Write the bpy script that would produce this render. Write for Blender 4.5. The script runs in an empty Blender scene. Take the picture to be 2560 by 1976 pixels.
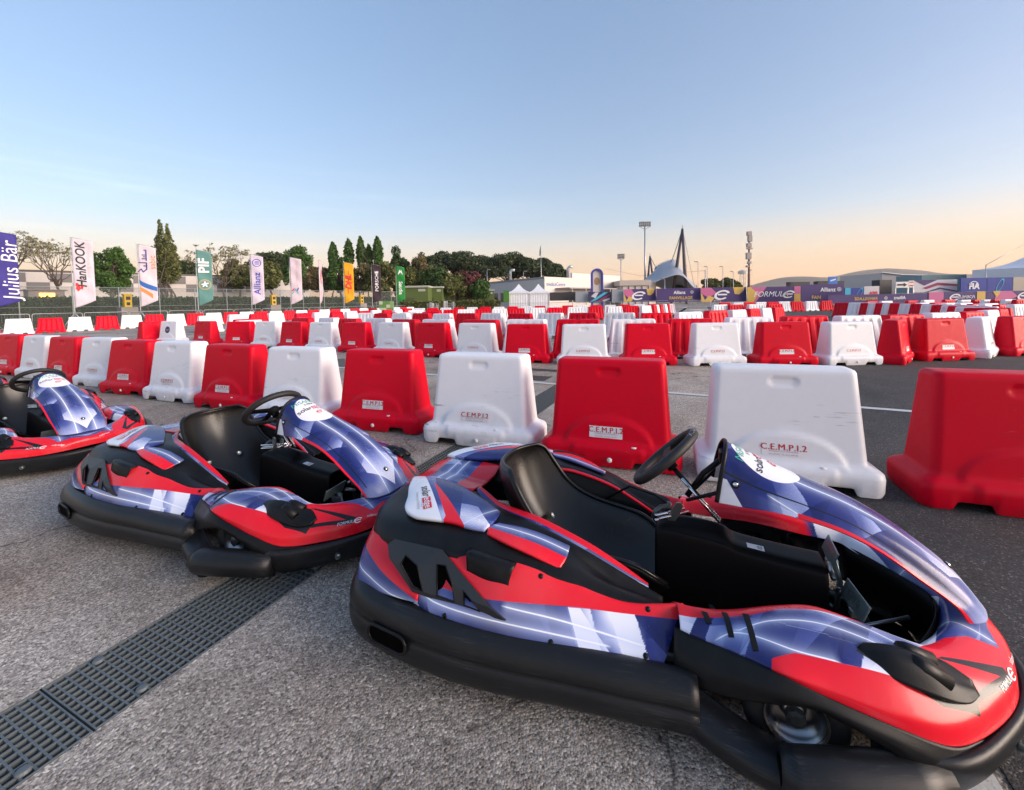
import bpy, bmesh, math, random
import numpy as np
from mathutils import Vector, Matrix, Euler
from mathutils.bvhtree import BVHTree
R = math.radians
SC = bpy.context.scene
COL = SC.collection
random.seed(7)

# ------------------------------------------------------------------ camera
CAM_H, F_PX, PY, PITCH, ROLL = 1.3, 1063.7, 801.0, R(2.5), R(1.06)
cam = bpy.data.objects.new('camera', bpy.data.cameras.new('camera'))
COL.objects.link(cam)
cam.data.sensor_width = 36.0
cam.data.lens = F_PX / 2560 * 36
cam.data.shift_y = -(988 - PY) / 2560
cam.data.clip_start, cam.data.clip_end = 0.05, 20000
cam.matrix_world = Matrix.Translation((0, 0, CAM_H)) @ Matrix.Rotation(R(90) - PITCH, 4, 'X') @ Matrix.Rotation(-ROLL, 4, 'Z')
SC.camera = cam

# ------------------------------------------------------------------ sky and sun
SUN_AZ, SUN_EL = R(112), R(7.0)         # clockwise from the view direction (+Y): right of the frame and a little behind, at the horizon
w = bpy.data.worlds.new('World'); SC.world = w; w.use_nodes = True
nt = w.node_tree; nt.nodes.clear()
def wn(t, **k):
    n = nt.nodes.new(t)
    for a, b in k.items(): setattr(n, a, b)
    return n
sky = wn('ShaderNodeTexSky', sky_type='NISHITA', sun_disc=False, sun_elevation=SUN_EL, sun_rotation=SUN_AZ, altitude=0.0, air_density=1.0, dust_density=1.5, ozone_density=3.0)
bg = wn('ShaderNodeBackground'); bg.inputs['Strength'].default_value = 0.15
wo = wn('ShaderNodeOutputWorld')
# thin high cloud streaks low in the sky
tc = wn('ShaderNodeTexCoord'); mp = wn('ShaderNodeMapping'); mp.inputs['Scale'].default_value = (1.2, 1.2, 26.0); mp.inputs['Rotation'].default_value = (0.0, R(2.6), 0)
nz = wn('ShaderNodeTexNoise'); nz.inputs['Scale'].default_value = 1.6; nz.inputs['Detail'].default_value = 5; nz.inputs['Roughness'].default_value = 0.55
rp = wn('ShaderNodeValToRGB'); rp.color_ramp.elements[0].position = 0.52; rp.color_ramp.elements[1].position = 0.74
sepz = wn('ShaderNodeSeparateXYZ'); band = wn('ShaderNodeValToRGB')
band.color_ramp.elements[0].position = 0.08; band.color_ramp.elements[0].color = (0, 0, 0, 1)
band.color_ramp.elements[1].position = 0.20; band.color_ramp.elements[1].color = (0.85, 0.85, 0.85, 1)
e = band.color_ramp.elements.new(0.34); e.color = (0, 0, 0, 1)
mul = wn('ShaderNodeMath', operation='MULTIPLY')
mixc = wn('ShaderNodeMixRGB', blend_type='MIX'); scl = wn('ShaderNodeMixRGB', blend_type='MULTIPLY'); scl.inputs[0].default_value = 1; scl.inputs[2].default_value = (1.32, 1.2, 1.1, 1)
L = nt.links.new
L(tc.outputs['Generated'], mp.inputs['Vector']); L(mp.outputs[0], nz.inputs['Vector']); L(nz.outputs[0], rp.inputs[0])
L(tc.outputs['Generated'], sepz.inputs[0]); L(sepz.outputs['Z'], band.inputs[0])
lft = wn('ShaderNodeValToRGB'); lft.color_ramp.elements[0].position = .30; lft.color_ramp.elements[0].color = (1, 1, 1, 1); lft.color_ramp.elements[1].position = .62; lft.color_ramp.elements[1].color = (.12, .12, .12, 1)   # the cloud bank lies to the left
lx = wn('ShaderNodeMath', operation='MULTIPLY_ADD'); lx.inputs[1].default_value = .5; lx.inputs[2].default_value = .5; lm = wn('ShaderNodeMath', operation='MULTIPLY')
L(tc.outputs['Generated'], sepz.inputs[0]); L(sepz.outputs['X'], lx.inputs[0]); L(lx.outputs[0], lft.inputs[0]); L(rp.outputs[0], lm.inputs[0]); L(lft.outputs[0], lm.inputs[1])
L(lm.outputs[0], mul.inputs[0]); L(band.outputs[0], mul.inputs[1]); L(mul.outputs[0], mixc.inputs[0])
gam = wn('ShaderNodeGamma'); gam.inputs[1].default_value = 0.635      # the phone's tone curve flattens the dusk sky
wb = wn('ShaderNodeMixRGB', blend_type='MULTIPLY'); wb.inputs[0].default_value = 1; wb.inputs[2].default_value = (0.470, 0.370, 0.340, 1)   # its white balance
sat = wn('ShaderNodeHueSaturation'); sat.inputs['Saturation'].default_value = 1.4
L(sky.outputs[0], gam.inputs[0]); L(gam.outputs[0], wb.inputs[1]); L(wb.outputs[0], sat.inputs['Color'])
hz_ = wn('ShaderNodeValToRGB'); hz_.color_ramp.elements[0].position = 0.0; hz_.color_ramp.elements[0].color = (.85, .85, .85, 1); hz_.color_ramp.elements[1].position = 0.17; hz_.color_ramp.elements[1].color = (0, 0, 0, 1)
hzm = wn('ShaderNodeMixRGB'); hzm.inputs[2].default_value = (.86, .53, .30, 1)      # low haze pales the horizon all round
L(tc.outputs['Generated'], sepz.inputs[0]); L(sepz.outputs['Z'], hz_.inputs[0]); L(hz_.outputs[0], hzm.inputs[0]); L(sat.outputs[0], hzm.inputs[1])
L(hzm.outputs[0], mixc.inputs[1]); L(hzm.outputs[0], scl.inputs[1]); L(scl.outputs[0], mixc.inputs[2])
L(mixc.outputs[0], bg.inputs['Color']); L(bg.outputs[0], wo.inputs[0])

sl = bpy.data.lights.new('sun', 'SUN'); sl.energy = 0.75; sl.angle = R(50); sl.color = (1.0, 0.86, 0.74)
so = bpy.data.objects.new('sun', sl); COL.objects.link(so)
sd = Vector((math.sin(SUN_AZ) * math.cos(SUN_EL), math.cos(SUN_AZ) * math.cos(SUN_EL), math.sin(SUN_EL)))
so.rotation_euler = (-sd).to_track_quat('-Z', 'Y').to_euler()

vs = SC.view_settings
vs.view_transform = 'Standard'; vs.look = 'None'; vs.gamma = 1.0; vs.use_curve_mapping = False
vs.exposure = 3.4
SC.cycles.max_bounces = 8
SC.cycles.diffuse_bounces = 3
SC.cycles.use_denoising = True

# ------------------------------------------------------------------ pixel -> world (measured on the photograph)
def at(px, py, Y):
    """world point seen at photo pixel (px, py), at depth Y (metres along the view direction)"""
    u, v = (px - 1280) / F_PX, (py - PY) / F_PX
    cr, sr = math.cos(ROLL), math.sin(ROLL)
    x, y = cr * u - sr * v, sr * u + cr * v
    cp, sp = math.cos(PITCH), math.sin(PITCH)
    d = Vector((x, cp - y * sp, -sp - y * cp))
    d *= Y / d.y
    return Vector((d.x, d.y, d.z + CAM_H))
def at_z(px, py, z):
    p = at(px, py, 1.0); k = (z - CAM_H) / (p.z - CAM_H)
    return Vector((p.x * k, k, z))

# ------------------------------------------------------------------ helpers
def mesh_obj(name, verts, faces, mat=None, parent=None, smooth=True, attrs=None, mats=None, fmat=None):
    me = bpy.data.meshes.new(name)
    me.from_pydata([tuple(map(float, v)) for v in verts], [], [tuple(map(int, f)) for f in faces])
    if mats:
        for m in mats: me.materials.append(m)
        if fmat is not None: me.polygons.foreach_set('material_index', np.asarray(fmat, dtype=np.int32))
    elif mat: me.materials.append(mat)
    if smooth: me.polygons.foreach_set('use_smooth', np.ones(len(me.polygons), dtype=bool))
    for k, a in (attrs or {}).items():
        a = np.asarray(a, dtype=np.float32)
        if a.ndim == 1:
            me.attributes.new(k, 'FLOAT', 'POINT').data.foreach_set('value', a)
        else:
            me.attributes.new(k, 'FLOAT_VECTOR', 'POINT').data.foreach_set('vector', a.ravel())
    me.update()
    o = bpy.data.objects.new(name, me); COL.objects.link(o)
    if parent: o.parent = parent
    return o
def empty(name, loc=(0, 0, 0), rz=0.0, parent=None):
    o = bpy.data.objects.new(name, None); COL.objects.link(o)
    o.empty_display_size = 0.1
    o.location = loc; o.rotation_euler = (0, 0, rz)
    if parent: o.parent = parent
    return o
def tag(o, label=None, cat=None, group=None, kind=None):
    if label: o['label'] = label
    if cat: o['category'] = cat
    if group: o['group'] = group
    if kind: o['kind'] = kind
    return o
def copy_tree(o, parent=None):
    c = o.copy(); COL.objects.link(c); c.parent = parent
    if parent is not None: c.matrix_parent_inverse = o.matrix_parent_inverse.copy()
    for ch in list(o.children): copy_tree(ch, c)
    return c
def bevel(o, wd=0.004, seg=2):
    m = o.modifiers.new('bevel', 'BEVEL'); m.width = wd; m.segments = seg; m.limit_method = 'ANGLE'; m.angle_limit = R(40)
    return o

class MB:
    """collects boxes, tubes, prisms and lathes and links them as ONE mesh"""
    def __init__(s): s.v = []; s.f = []; s.m = []; s.mi = 0
    def add(s, vs, fs):
        b = len(s.v); s.v += [tuple(v) for v in vs]; s.f += [tuple(i + b for i in f) for f in fs]; s.m += [s.mi] * len(fs)
        return s
    def box(s, x0, x1, y0, y1, z0, z1, M=None):
        vs = [Vector(p) for p in [(x0, y0, z0), (x1, y0, z0), (x1, y1, z0), (x0, y1, z0), (x0, y0, z1), (x1, y0, z1), (x1, y1, z1), (x0, y1, z1)]]
        if M: vs = [M @ v for v in vs]
        return s.add(vs, [(3, 2, 1, 0), (4, 5, 6, 7), (0, 1, 5, 4), (1, 2, 6, 5), (2, 3, 7, 6), (3, 0, 4, 7)])
    def tube(s, pts, r, n=8, closed=False, cap=True):
        P = [Vector(p) for p in pts]; N = len(P); rs = r if isinstance(r, (list, tuple)) else [r] * N
        vs = []; up0 = Vector((0, 0, 1)); last = None
        for i, p in enumerate(P):
            if closed: t = (P[(i + 1) % N] - P[i - 1])
            else: t = P[min(i + 1, N - 1)] - P[max(i - 1, 0)]
            t.normalize()
            if last is None:
                a = t.cross(up0)
                if a.length < 1e-3: a = t.cross(Vector((1, 0, 0)))
            else: a = last - t * last.dot(t)
            a.normalize(); last = a; b = t.cross(a)
            for k in range(n):
                q = 2 * math.pi * k / n
                vs.append(p + (a * math.cos(q) + b * math.sin(q)) * rs[i])
        fs = []
        for i in range(N if closed else N - 1):
            j = (i + 1) % N
            for k in range(n): fs.append((i * n + k, i * n + (k + 1) % n, j * n + (k + 1) % n, j * n + k))
        if cap and not closed: fs += [tuple(range(n - 1, -1, -1)), tuple((N - 1) * n + k for k in range(n))]
        return s.add(vs, fs)
    def lathe(s, prof, n=24, M=None):
        """prof: (r, h) about +Z, then transformed by M"""
        vs = []; fs = []
        for r, h in prof:
            for k in range(n):
                a = 2 * math.pi * k / n; v = Vector((r * math.cos(a), r * math.sin(a), h)); vs.append(M @ v if M else v)
        for i in range(len(prof) - 1):
            for k in range(n): fs.append((i * n + k, i * n + (k + 1) % n, (i + 1) * n + (k + 1) % n, (i + 1) * n + k))
        return s.add(vs, fs)
    def prism(s, poly, M, d):
        """poly: 2D outline in the XY plane of M, extruded d along its Z"""
        n = len(poly); vs = [M @ Vector((p[0], p[1], 0)) for p in poly] + [M @ Vector((p[0], p[1], d)) for p in poly]
        return s.add(vs, [tuple(range(n - 1, -1, -1)), tuple(range(n, 2 * n))] + [(i, (i + 1) % n, n + (i + 1) % n, n + i) for i in range(n)])
    def build(s, name, mat, parent=None, smooth=False, mats=None):
        return mesh_obj(name, s.v, s.f, mat, parent, smooth, mats=mats, fmat=s.m if mats else None)
def frame(o, x, y):
    """matrix with origin o, X axis x, Y axis ~y"""
    x = Vector(x).normalized(); z = x.cross(Vector(y)).normalized(); y = z.cross(x)
    M = Matrix((x, y, z)).transposed().to_4x4(); M.translation = Vector(o); return M

# ---- text as flat mesh (built-in font)
_tx = {}
def text_geo(s, size=1.0, shear=0.0, bold=0.0, align='CENTER', space=1.0):
    key = (s, shear, bold, align, space)
    if key not in _tx:
        c = bpy.data.curves.new('t', 'FONT'); c.body = s; c.align_x = align; c.align_y = 'CENTER'; c.size = 1.0; c.shear = shear; c.offset = bold; c.space_character = space; c.resolution_u = 3
        o = bpy.data.objects.new('t', c); COL.objects.link(o)
        dg = bpy.context.evaluated_depsgraph_get(); dg.update()
        me = o.evaluated_get(dg).to_mesh()
        vs = np.array([v.co[:2] for v in me.vertices]) if len(me.vertices) else np.zeros((0, 2))
        fs = [tuple(p.vertices) for p in me.polygons]
        o.evaluated_get(dg).to_mesh_clear(); bpy.data.objects.remove(o); bpy.data.curves.remove(c)
        _tx[key] = (vs, fs)
    vs, fs = _tx[key]
    return vs * size, fs

# ------------------------------------------------------------------ materials
MATS = {}
def mat(name, col=(.5, .5, .5), rough=.5, metal=0.0, coat=0.0, spec=.5, fn=None, emit=None):
    if name in MATS: return MATS[name]
    m = bpy.data.materials.new(name); m.use_nodes = True; n = m.node_tree; b = n.nodes['Principled BSDF']
    b.inputs['Base Color'].default_value = (*col, 1); b.inputs['Roughness'].default_value = rough; b.inputs['Metallic'].default_value = metal
    b.inputs['Coat Weight'].default_value = coat; b.inputs['Coat Roughness'].default_value = .08; b.inputs['Specular IOR Level'].default_value = spec
    if emit: b.inputs['Emission Color'].default_value = (*emit[0], 1); b.inputs['Emission Strength'].default_value = emit[1]
    if fn: fn(NT(n), b)
    MATS[name] = m; return m
class NT:
    """small node-tree builder"""
    def __init__(s, n): s.n = n
    def node(s, t, **k):
        x = s.n.nodes.new(t)
        for a, b in k.items(): setattr(x, a, b)
        return x
    def link(s, a, b): s.n.links.new(a, b)
    def put(s, sock, v):
        if isinstance(v, (int, float)): sock.default_value = v
        elif isinstance(v, tuple): sock.default_value = (*v, 1) if len(v) == 3 and sock.type == 'RGBA' else v
        else: s.link(v, sock)
    def math(s, op, a, b=0.0, c=None, clamp=False):
        x = s.node('ShaderNodeMath', operation=op, use_clamp=clamp); s.put(x.inputs[0], a); s.put(x.inputs[1], b)
        if c is not None: s.put(x.inputs[2], c)
        return x.outputs[0]
    def mix(s, f, a, b, mode='MIX'):
        x = s.node('ShaderNodeMixRGB', blend_type=mode); s.put(x.inputs[0], f); s.put(x.inputs[1], a); s.put(x.inputs[2], b); return x.outputs[0]
    def attr(s, nm, vec=False):
        x = s.node('ShaderNodeAttribute', attribute_name=nm); return x.outputs['Vector'] if vec else x.outputs['Fac']
    def coord(s, nm='Object', scale=None, rot=None):
        o = s.node('ShaderNodeTexCoord').outputs[nm]
        if scale is not None or rot is not None:
            m = s.node('ShaderNodeMapping'); s.link(o, m.inputs[0])
            if scale is not None: m.inputs['Scale'].default_value = scale
            if rot is not None: m.inputs['Rotation'].default_value = rot
            o = m.outputs[0]
        return o
    def noise(s, vec, scale, detail=3, rough=.5, out=0):
        x = s.node('ShaderNodeTexNoise'); s.link(vec, x.inputs['Vector']); x.inputs['Scale'].default_value = scale; x.inputs['Detail'].default_value = detail; x.inputs['Roughness'].default_value = rough; return x.outputs[out]
    def voro(s, vec, scale, feat='F1', out='Distance', rand=1.0):
        x = s.node('ShaderNodeTexVoronoi', feature=feat); s.link(vec, x.inputs['Vector']); x.inputs['Scale'].default_value = scale; x.inputs['Randomness'].default_value = rand; return x.outputs[out]
    def ramp(s, f, stops, interp='LINEAR'):
        x = s.node('ShaderNodeValToRGB'); x.color_ramp.interpolation = interp; el = x.color_ramp.elements
        while len(el) < len(stops): el.new(.5)
        for e, (p, c) in zip(el, stops):
            e.position = p; e.color = (*c, 1) if not isinstance(c, (int, float)) else (c, c, c, 1)
        s.put(x.inputs[0], f); return x.outputs[0]
    def bump(s, b, h, dist=.01, strength=1.0):
        x = s.node('ShaderNodeBump'); x.inputs['Distance'].default_value = dist; x.inputs['Strength'].default_value = strength; s.link(h, x.inputs['Height']); s.link(x.outputs[0], b.inputs['Normal'])
    def xyz(s, v):
        x = s.node('ShaderNodeSeparateXYZ'); s.link(v, x.inputs[0]); return x.outputs
    def comb(s, a, b, c=0.0):
        x = s.node('ShaderNodeCombineXYZ'); s.put(x.inputs[0], a); s.put(x.inputs[1], b); s.put(x.inputs[2], c); return x.outputs[0]
    def geo(s, nm): return s.node('ShaderNodeNewGeometry').outputs[nm]
    def objrand(s): return s.node('ShaderNodeObjectInfo').outputs['Random']
def flat(name, col, rough=.6, var=.12, scale=6.0, **k):
    """plain paint, plastic or metal with slight mottling"""
    def fn(t, b):
        n = t.noise(t.coord(), scale, 4, .6)
        c = t.mix(n, tuple(x * (1 - var) for x in col), tuple(min(1, x * (1 + var)) for x in col)); t.link(c, b.inputs['Base Color'])
        t.link(t.math('MULTIPLY_ADD', n, .2, rough - .1), b.inputs['Roughness'])
    return mat(name, col, rough, fn=fn, **k)
# ------------------------------------------------------------------ ground
def asphalt_fn(dark):
    def fn(t, b):
        p = t.geo('Position')
        v1 = t.voro(p, 125 if not dark else 170, out='Color'); d1 = t.voro(p, 125 if not dark else 170)
        v2 = t.voro(p, 260, out='Color')
        s1 = t.xyz(v1)[0]; s2 = t.xyz(v2)[1]
        big = t.noise(p, .55, 5, .6); mid = t.noise(p, 3.5, 5, .65); fine = t.noise(p, 40, 3, .6)
        if dark:
            stone = t.ramp(s1, [(0, (.03, .03, .032)), (.7, (.05, .05, .052)), (.93, (.08, .078, .076)), (1, (.2, .19, .18))])
            lo, hi = (.75, .75, .78), (1.25, 1.22, 1.2)
        else:
            stone = t.ramp(s1, [(0, (.05, .046, .042)), (.25, (.16, .148, .135)), (.6, (.29, .268, .245)), (.88, (.42, .395, .36)), (1, (.66, .63, .58))])
            st2 = t.ramp(s2, [(0, (.05, .046, .042)), (.5, (.24, .222, .2)), (1, (.55, .52, .47))])
            stone = t.mix(.4, stone, st2)
            lo, hi = (.84, .76, .69), (1.78, 1.70, 1.60)
        tint = t.ramp(big, [(.34, lo), (.5, (1.34, 1.26, 1.17)), (.66, hi)])
        c = t.mix(1.0, stone, tint, 'MULTIPLY')
        oil = t.ramp(t.noise(p, 1.7, 3, .5), [(.60, 0.0), (.74, .55)]); c = t.mix(oil, c, t.mix(1.0, c, (.42, .40, .39), 'MULTIPLY'))
        c = t.mix(t.ramp(mid, [(.48, 0.0), (.75, .5)]), c, t.mix(1.0, c, (.5, .47, .45), 'MULTIPLY'))
        if not dark:   # brownish worn zones and cracks
            br = t.noise(p, .9, 4, .6, 1); bf = t.ramp(t.xyz(br)[0], [(.5, 0.0), (.68, .5)])
            c = t.mix(bf, c, t.mix(1.0, c, (1.05, .86, .76), 'MULTIPLY'))
            wv = t.node('ShaderNodeVectorMath', operation='ADD'); t.link(p, wv.inputs[0])
            nv = t.node('ShaderNodeVectorMath', operation='SCALE'); t.link(t.noise(p, 2.2, 4, .6, 1), nv.inputs[0]); nv.inputs['Scale'].default_value = .55; t.link(nv.outputs[0], wv.inputs[1])
            ck = t.voro(wv.outputs[0], .38, 'DISTANCE_TO_EDGE')
            ckm = t.math('MULTIPLY', t.ramp(ck, [(.0, 1.0), (.006, 0.0)]), t.ramp(mid, [(.42, 0.0), (.5, .75)]))
            c = t.mix(ckm, c, (.018, .016, .015))
        t.link(c, b.inputs['Base Color'])
        t.link(t.ramp(fine, [(.3, .72), (.7, .95)]), b.inputs['Roughness'])
        h = t.math('ADD', t.math('MULTIPLY', d1, -1.0), t.math('MULTIPLY', fine, .25))
        t.bump(b, h, .0035 if not dark else .002, .8)
    return fn
M_ASPH = mat('worn_asphalt', rough=.85, spec=.35, fn=asphalt_fn(False))
M_DARK = mat('new_asphalt', rough=.8, spec=.35, fn=asphalt_fn(True))
def paint_fn(t, b):
    p = t.geo('Position'); n = t.noise(p, 9, 6, .75); g = t.noise(p, 90, 3, .7)
    k = t.math('ADD', t.math('MULTIPLY', n, .6), t.math('MULTIPLY', g, .4))
    c = t.mix(t.ramp(k, [(.56, 0.0), (.64, 1.0)]), (.62, .62, .60), (.14, .135, .125)); t.link(c, b.inputs['Base Color'])
    t.bump(b, g, .003, .6)
M_PAINT = mat('road_paint', (.6, .6, .6), .7, fn=paint_fn)

GD = Vector((.4067, .9135, 0)).normalized(); GN = Vector((GD.y, -GD.x, 0))    # along the drain, and across it to the right
GC = Vector((-1.478, 1.332, 0)); GW = .36
def gp(a, c, z=0.0):
    """point a metres along and c metres across the drain line"""
    return GC + GD * a + GN * c + Vector((0, 0, z))
A0, A1 = -4.0, 60.0
hw = GW / 2 + .004
B = 2500
gv = [gp(-B, -B), gp(B, -B), gp(-B, -hw), gp(B, -hw), gp(-B, hw), gp(B, hw), gp(-B, B), gp(B, B), gp(A0, -hw), gp(A1, -hw), gp(A0, hw), gp(A1, hw)]
ground = mesh_obj('ground', gv, [(0, 1, 3, 9, 8, 2)[::-1], (4, 10, 11, 5, 7, 6)[::-1], (2, 8, 10, 4)[::-1], (9, 3, 5, 11)[::-1]], M_ASPH, smooth=False)
tag(ground, 'worn grey asphalt of the car park', kind='structure')
# newer dark asphalt right of a line parallel to the drain
def strip(name, pts, mat_, z, label=None):
    o = mesh_obj(name, [(p[0], p[1], z) for p in pts], [tuple(range(len(pts)))], mat_, smooth=False)
    if o.data.polygons[0].normal.z < 0: o.data.flip_normals()
    return tag(o, label, kind='structure')
EB = Vector((1.30, 1.08, 0))
def eb(a, c): p = EB + GD * a + GN * c; return (p.x, p.y)
strip('dark_track', [eb(-6, 0), eb(70, 0), eb(70, 60), eb(-6, 30)], M_DARK, .004, 'smooth dark new asphalt of the kart track')
strip('painted_line', [eb(-3, -.17), eb(3.1, -.17), eb(3.1, -.03), eb(-3, -.03)], M_PAINT, .0085, 'white painted line under the kart nose')
def line(name, a, b, wd, label, z=.008):
    a, b = Vector((*a, 0)), Vector((*b, 0)); n = (b - a).normalized().cross(Vector((0, 0, 1))) * wd / 2
    return strip(name, [(a - n)[:2], (b - n)[:2], (b + n)[:2], (a + n)[:2]], M_PAINT, z, label)
line('painted_line', (-16, 15.1), (9.5, 2.05), .10, 'long white painted line behind the nearest barrier row')
line('painted_line', (-14, 21.9), (2.2, 12.6), .10, 'white painted line behind the second barrier row')
line('painted_line', (-23, 19.0), (-14.5, 25.5), .11, 'white painted line at the far left of the track')
line('painted_line', (-8.3, 12.1), (-5.6, 13.1), .10, 'short white painted line at left between barrier rows')
for k, (y0, c0) in enumerate([(18.2, 4.0), (20.4, 4.6), (24.0, 5.0)]):
    line('painted_line', (9.5, y0 + 1.2), (24, y0 - 1.0), .12, ['first', 'second', 'third'][k] + ' white line across the dark track far right', .0085)
line('painted_line', (6.0, 30.0), (20.0, 44.0), .9, 'wide pale worn line running away to the banners', .0082)
M_PATCH = flat('patch_concrete', (.11, .1, .09), .9, .3, 12)
M_PATCHD = flat('patch_tar', (.05, .046, .042), .9, .3, 12)
def patch(c, ax, l, wd, m, label, z=.0045):
    d = Vector((math.cos(ax), math.sin(ax), 0)); n = Vector((-d.y, d.x, 0)); c = Vector((*c, 0))
    strip('asphalt_patch', [(c + d * sx * l / 2 + n * sy * wd / 2)[:2] for sx, sy in ((-1, -1), (1, -1), (1, 1), (-1, 1))], m, z, label)
patch((.16, 7.25), R(-25), .95, .42, M_PATCHD, 'dark tar patch by the drain behind the near barriers')
patch((.5, 8.0), R(-25), .8, .22, M_PATCHD, 'narrow tar patch behind the near barriers', .0048)
patch((-4.5, 9.8), R(-27), 2.6, 1.0, M_PATCH, 'repaired strip between the first two barrier rows')

# ------------------------------------------------------------------ drain channel with grating
M_GRATE = flat('galvanised_grate', (.13, .15, .155), .5, .35, 25, metal=.2)
M_CONC = flat('shaded_channel_concrete', (.012, .011, .010), .95, .3, 14)  # near black: the shade below the grating is put into the colour
ch = MB()
for c0, c1 in ((-hw, -hw + .008), (hw - .008, hw)):
    pass
q = [gp(A0, -hw, -.0005), gp(A1, -hw, -.0005), gp(A1, hw, -.0005), gp(A0, hw, -.0005), gp(A0, -hw, -.16), gp(A1, -hw, -.16), gp(A1, hw, -.16), gp(A0, hw, -.16)]
ch.add(q, [(4, 5, 6, 7), (0, 1, 5, 4), (1, 2, 6, 5), (2, 3, 7, 6), (3, 0, 4, 7)])
chan = ch.build('drain_channel', M_CONC); tag(chan, 'concrete channel under the steel grating, painted dark in place of shade', kind='structure')
rot_g = math.atan2(GD.y, GD.x)
NL, NCR = 10, 32
PL = 1.0
def bar_mesh(name, l, t, h):
    m = MB(); m.box(-l / 2, l / 2, -t / 2, t / 2, -h, 0); o = m.build(name, M_GRATE); me = o.data; bpy.data.objects.remove(o); return me
BL = bar_mesh('bar', PL - .012, .0065, .030); BC = bar_mesh('bar', GW - .012, .0062, .028); 
def rail_mesh():
    m = MB()
    for s in (-1, 1): m.box(-(PL - .006) / 2, (PL - .006) / 2, s * GW / 2 - (.006 if s > 0 else 0), s * GW / 2 + (0 if s > 0 else .006), -.03, .0015)
    for s in (-1, 1): m.box(s * (PL - .006) / 2 - (.005 if s > 0 else 0), s * (PL - .006) / 2 + (0 if s > 0 else .005), -GW / 2 + .0065, GW / 2 - .0065, -.03, .001)
    o = m.build('rim', M_GRATE); me = o.data; bpy.data.objects.remove(o); return me
RM = rail_mesh()
bm_ = MB(); bm_.lathe([(0, .006), (.014, .005), (.018, 0), (.018, -.004), (0, -.004)], 14); o = bm_.build('clamp_bolt', M_GRATE); BOLT = o.data; bpy.data.objects.remove(o)
def joined_bars():
    m = MB()
    for i in range(NL): y = -GW / 2 + (i + 1) * GW / (NL + 1); m.box(-PL / 2 + .008, PL / 2 - .008, y - .00225, y + .00225, -.028, 0)
    for i in range(NCR): x = -PL / 2 + (i + 1) * PL / (NCR + 1); m.box(x - .002, x + .002, -GW / 2 + .007, GW / 2 - .007, -.023, -.001)
    o = m.build('bars', M_GRATE); me = o.data; bpy.data.objects.remove(o); return me
JB = joined_bars()
WHERE = {-2: 'at the bottom left corner, cut by the picture edge', -1: 'in the lower left corner before the joint with the next panel', 0: 'ending under the nose of the middle kart', 1: 'under the middle kart', 2: 'beside the rear of the near kart', 3: 'behind the rear of the near kart', 4: 'between the white and red near barriers'}
for k in range(-2, 13):
    c = gp(PL * (k + .5), 0, 0)
    g = empty('drain_grate', c, rot_g)
    tag(g, 'steel drain grating panel ' + WHERE.get(k, '%s beyond the nearest barrier row' % ['first', 'second', 'third', 'fourth', 'fifth', 'sixth', 'seventh', 'eighth'][k - 5 if k > 4 else 0]), 'drain grate', 'grating panels along the drain')
    def kid(me, n, loc, rz=0.0):
        o = bpy.data.objects.new(n, me); COL.objects.link(o); o.parent = g; o.location = loc; o.rotation_euler = (0, 0, rz); return o
    kid(RM, 'rim', (0, 0, 0))
    if k <= 1:
        for i in range(NL): kid(BL, 'bar', (0, -GW / 2 + (i + 1) * GW / (NL + 1), 0))
        for i in range(NCR): kid(BC, 'bar', (-PL / 2 + (i + 1) * PL / (NCR + 1), 0, -.001), R(90))
        for s in (-1, 1):
            for e_ in (-1, 1): kid(BOLT, 'clamp_bolt', (e_ * (PL / 2 - .14), s * (GW / 2 - .035), .003))
    else: tag(kid(JB, 'bars', (0, 0, 0)), kind='stuff')
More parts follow.
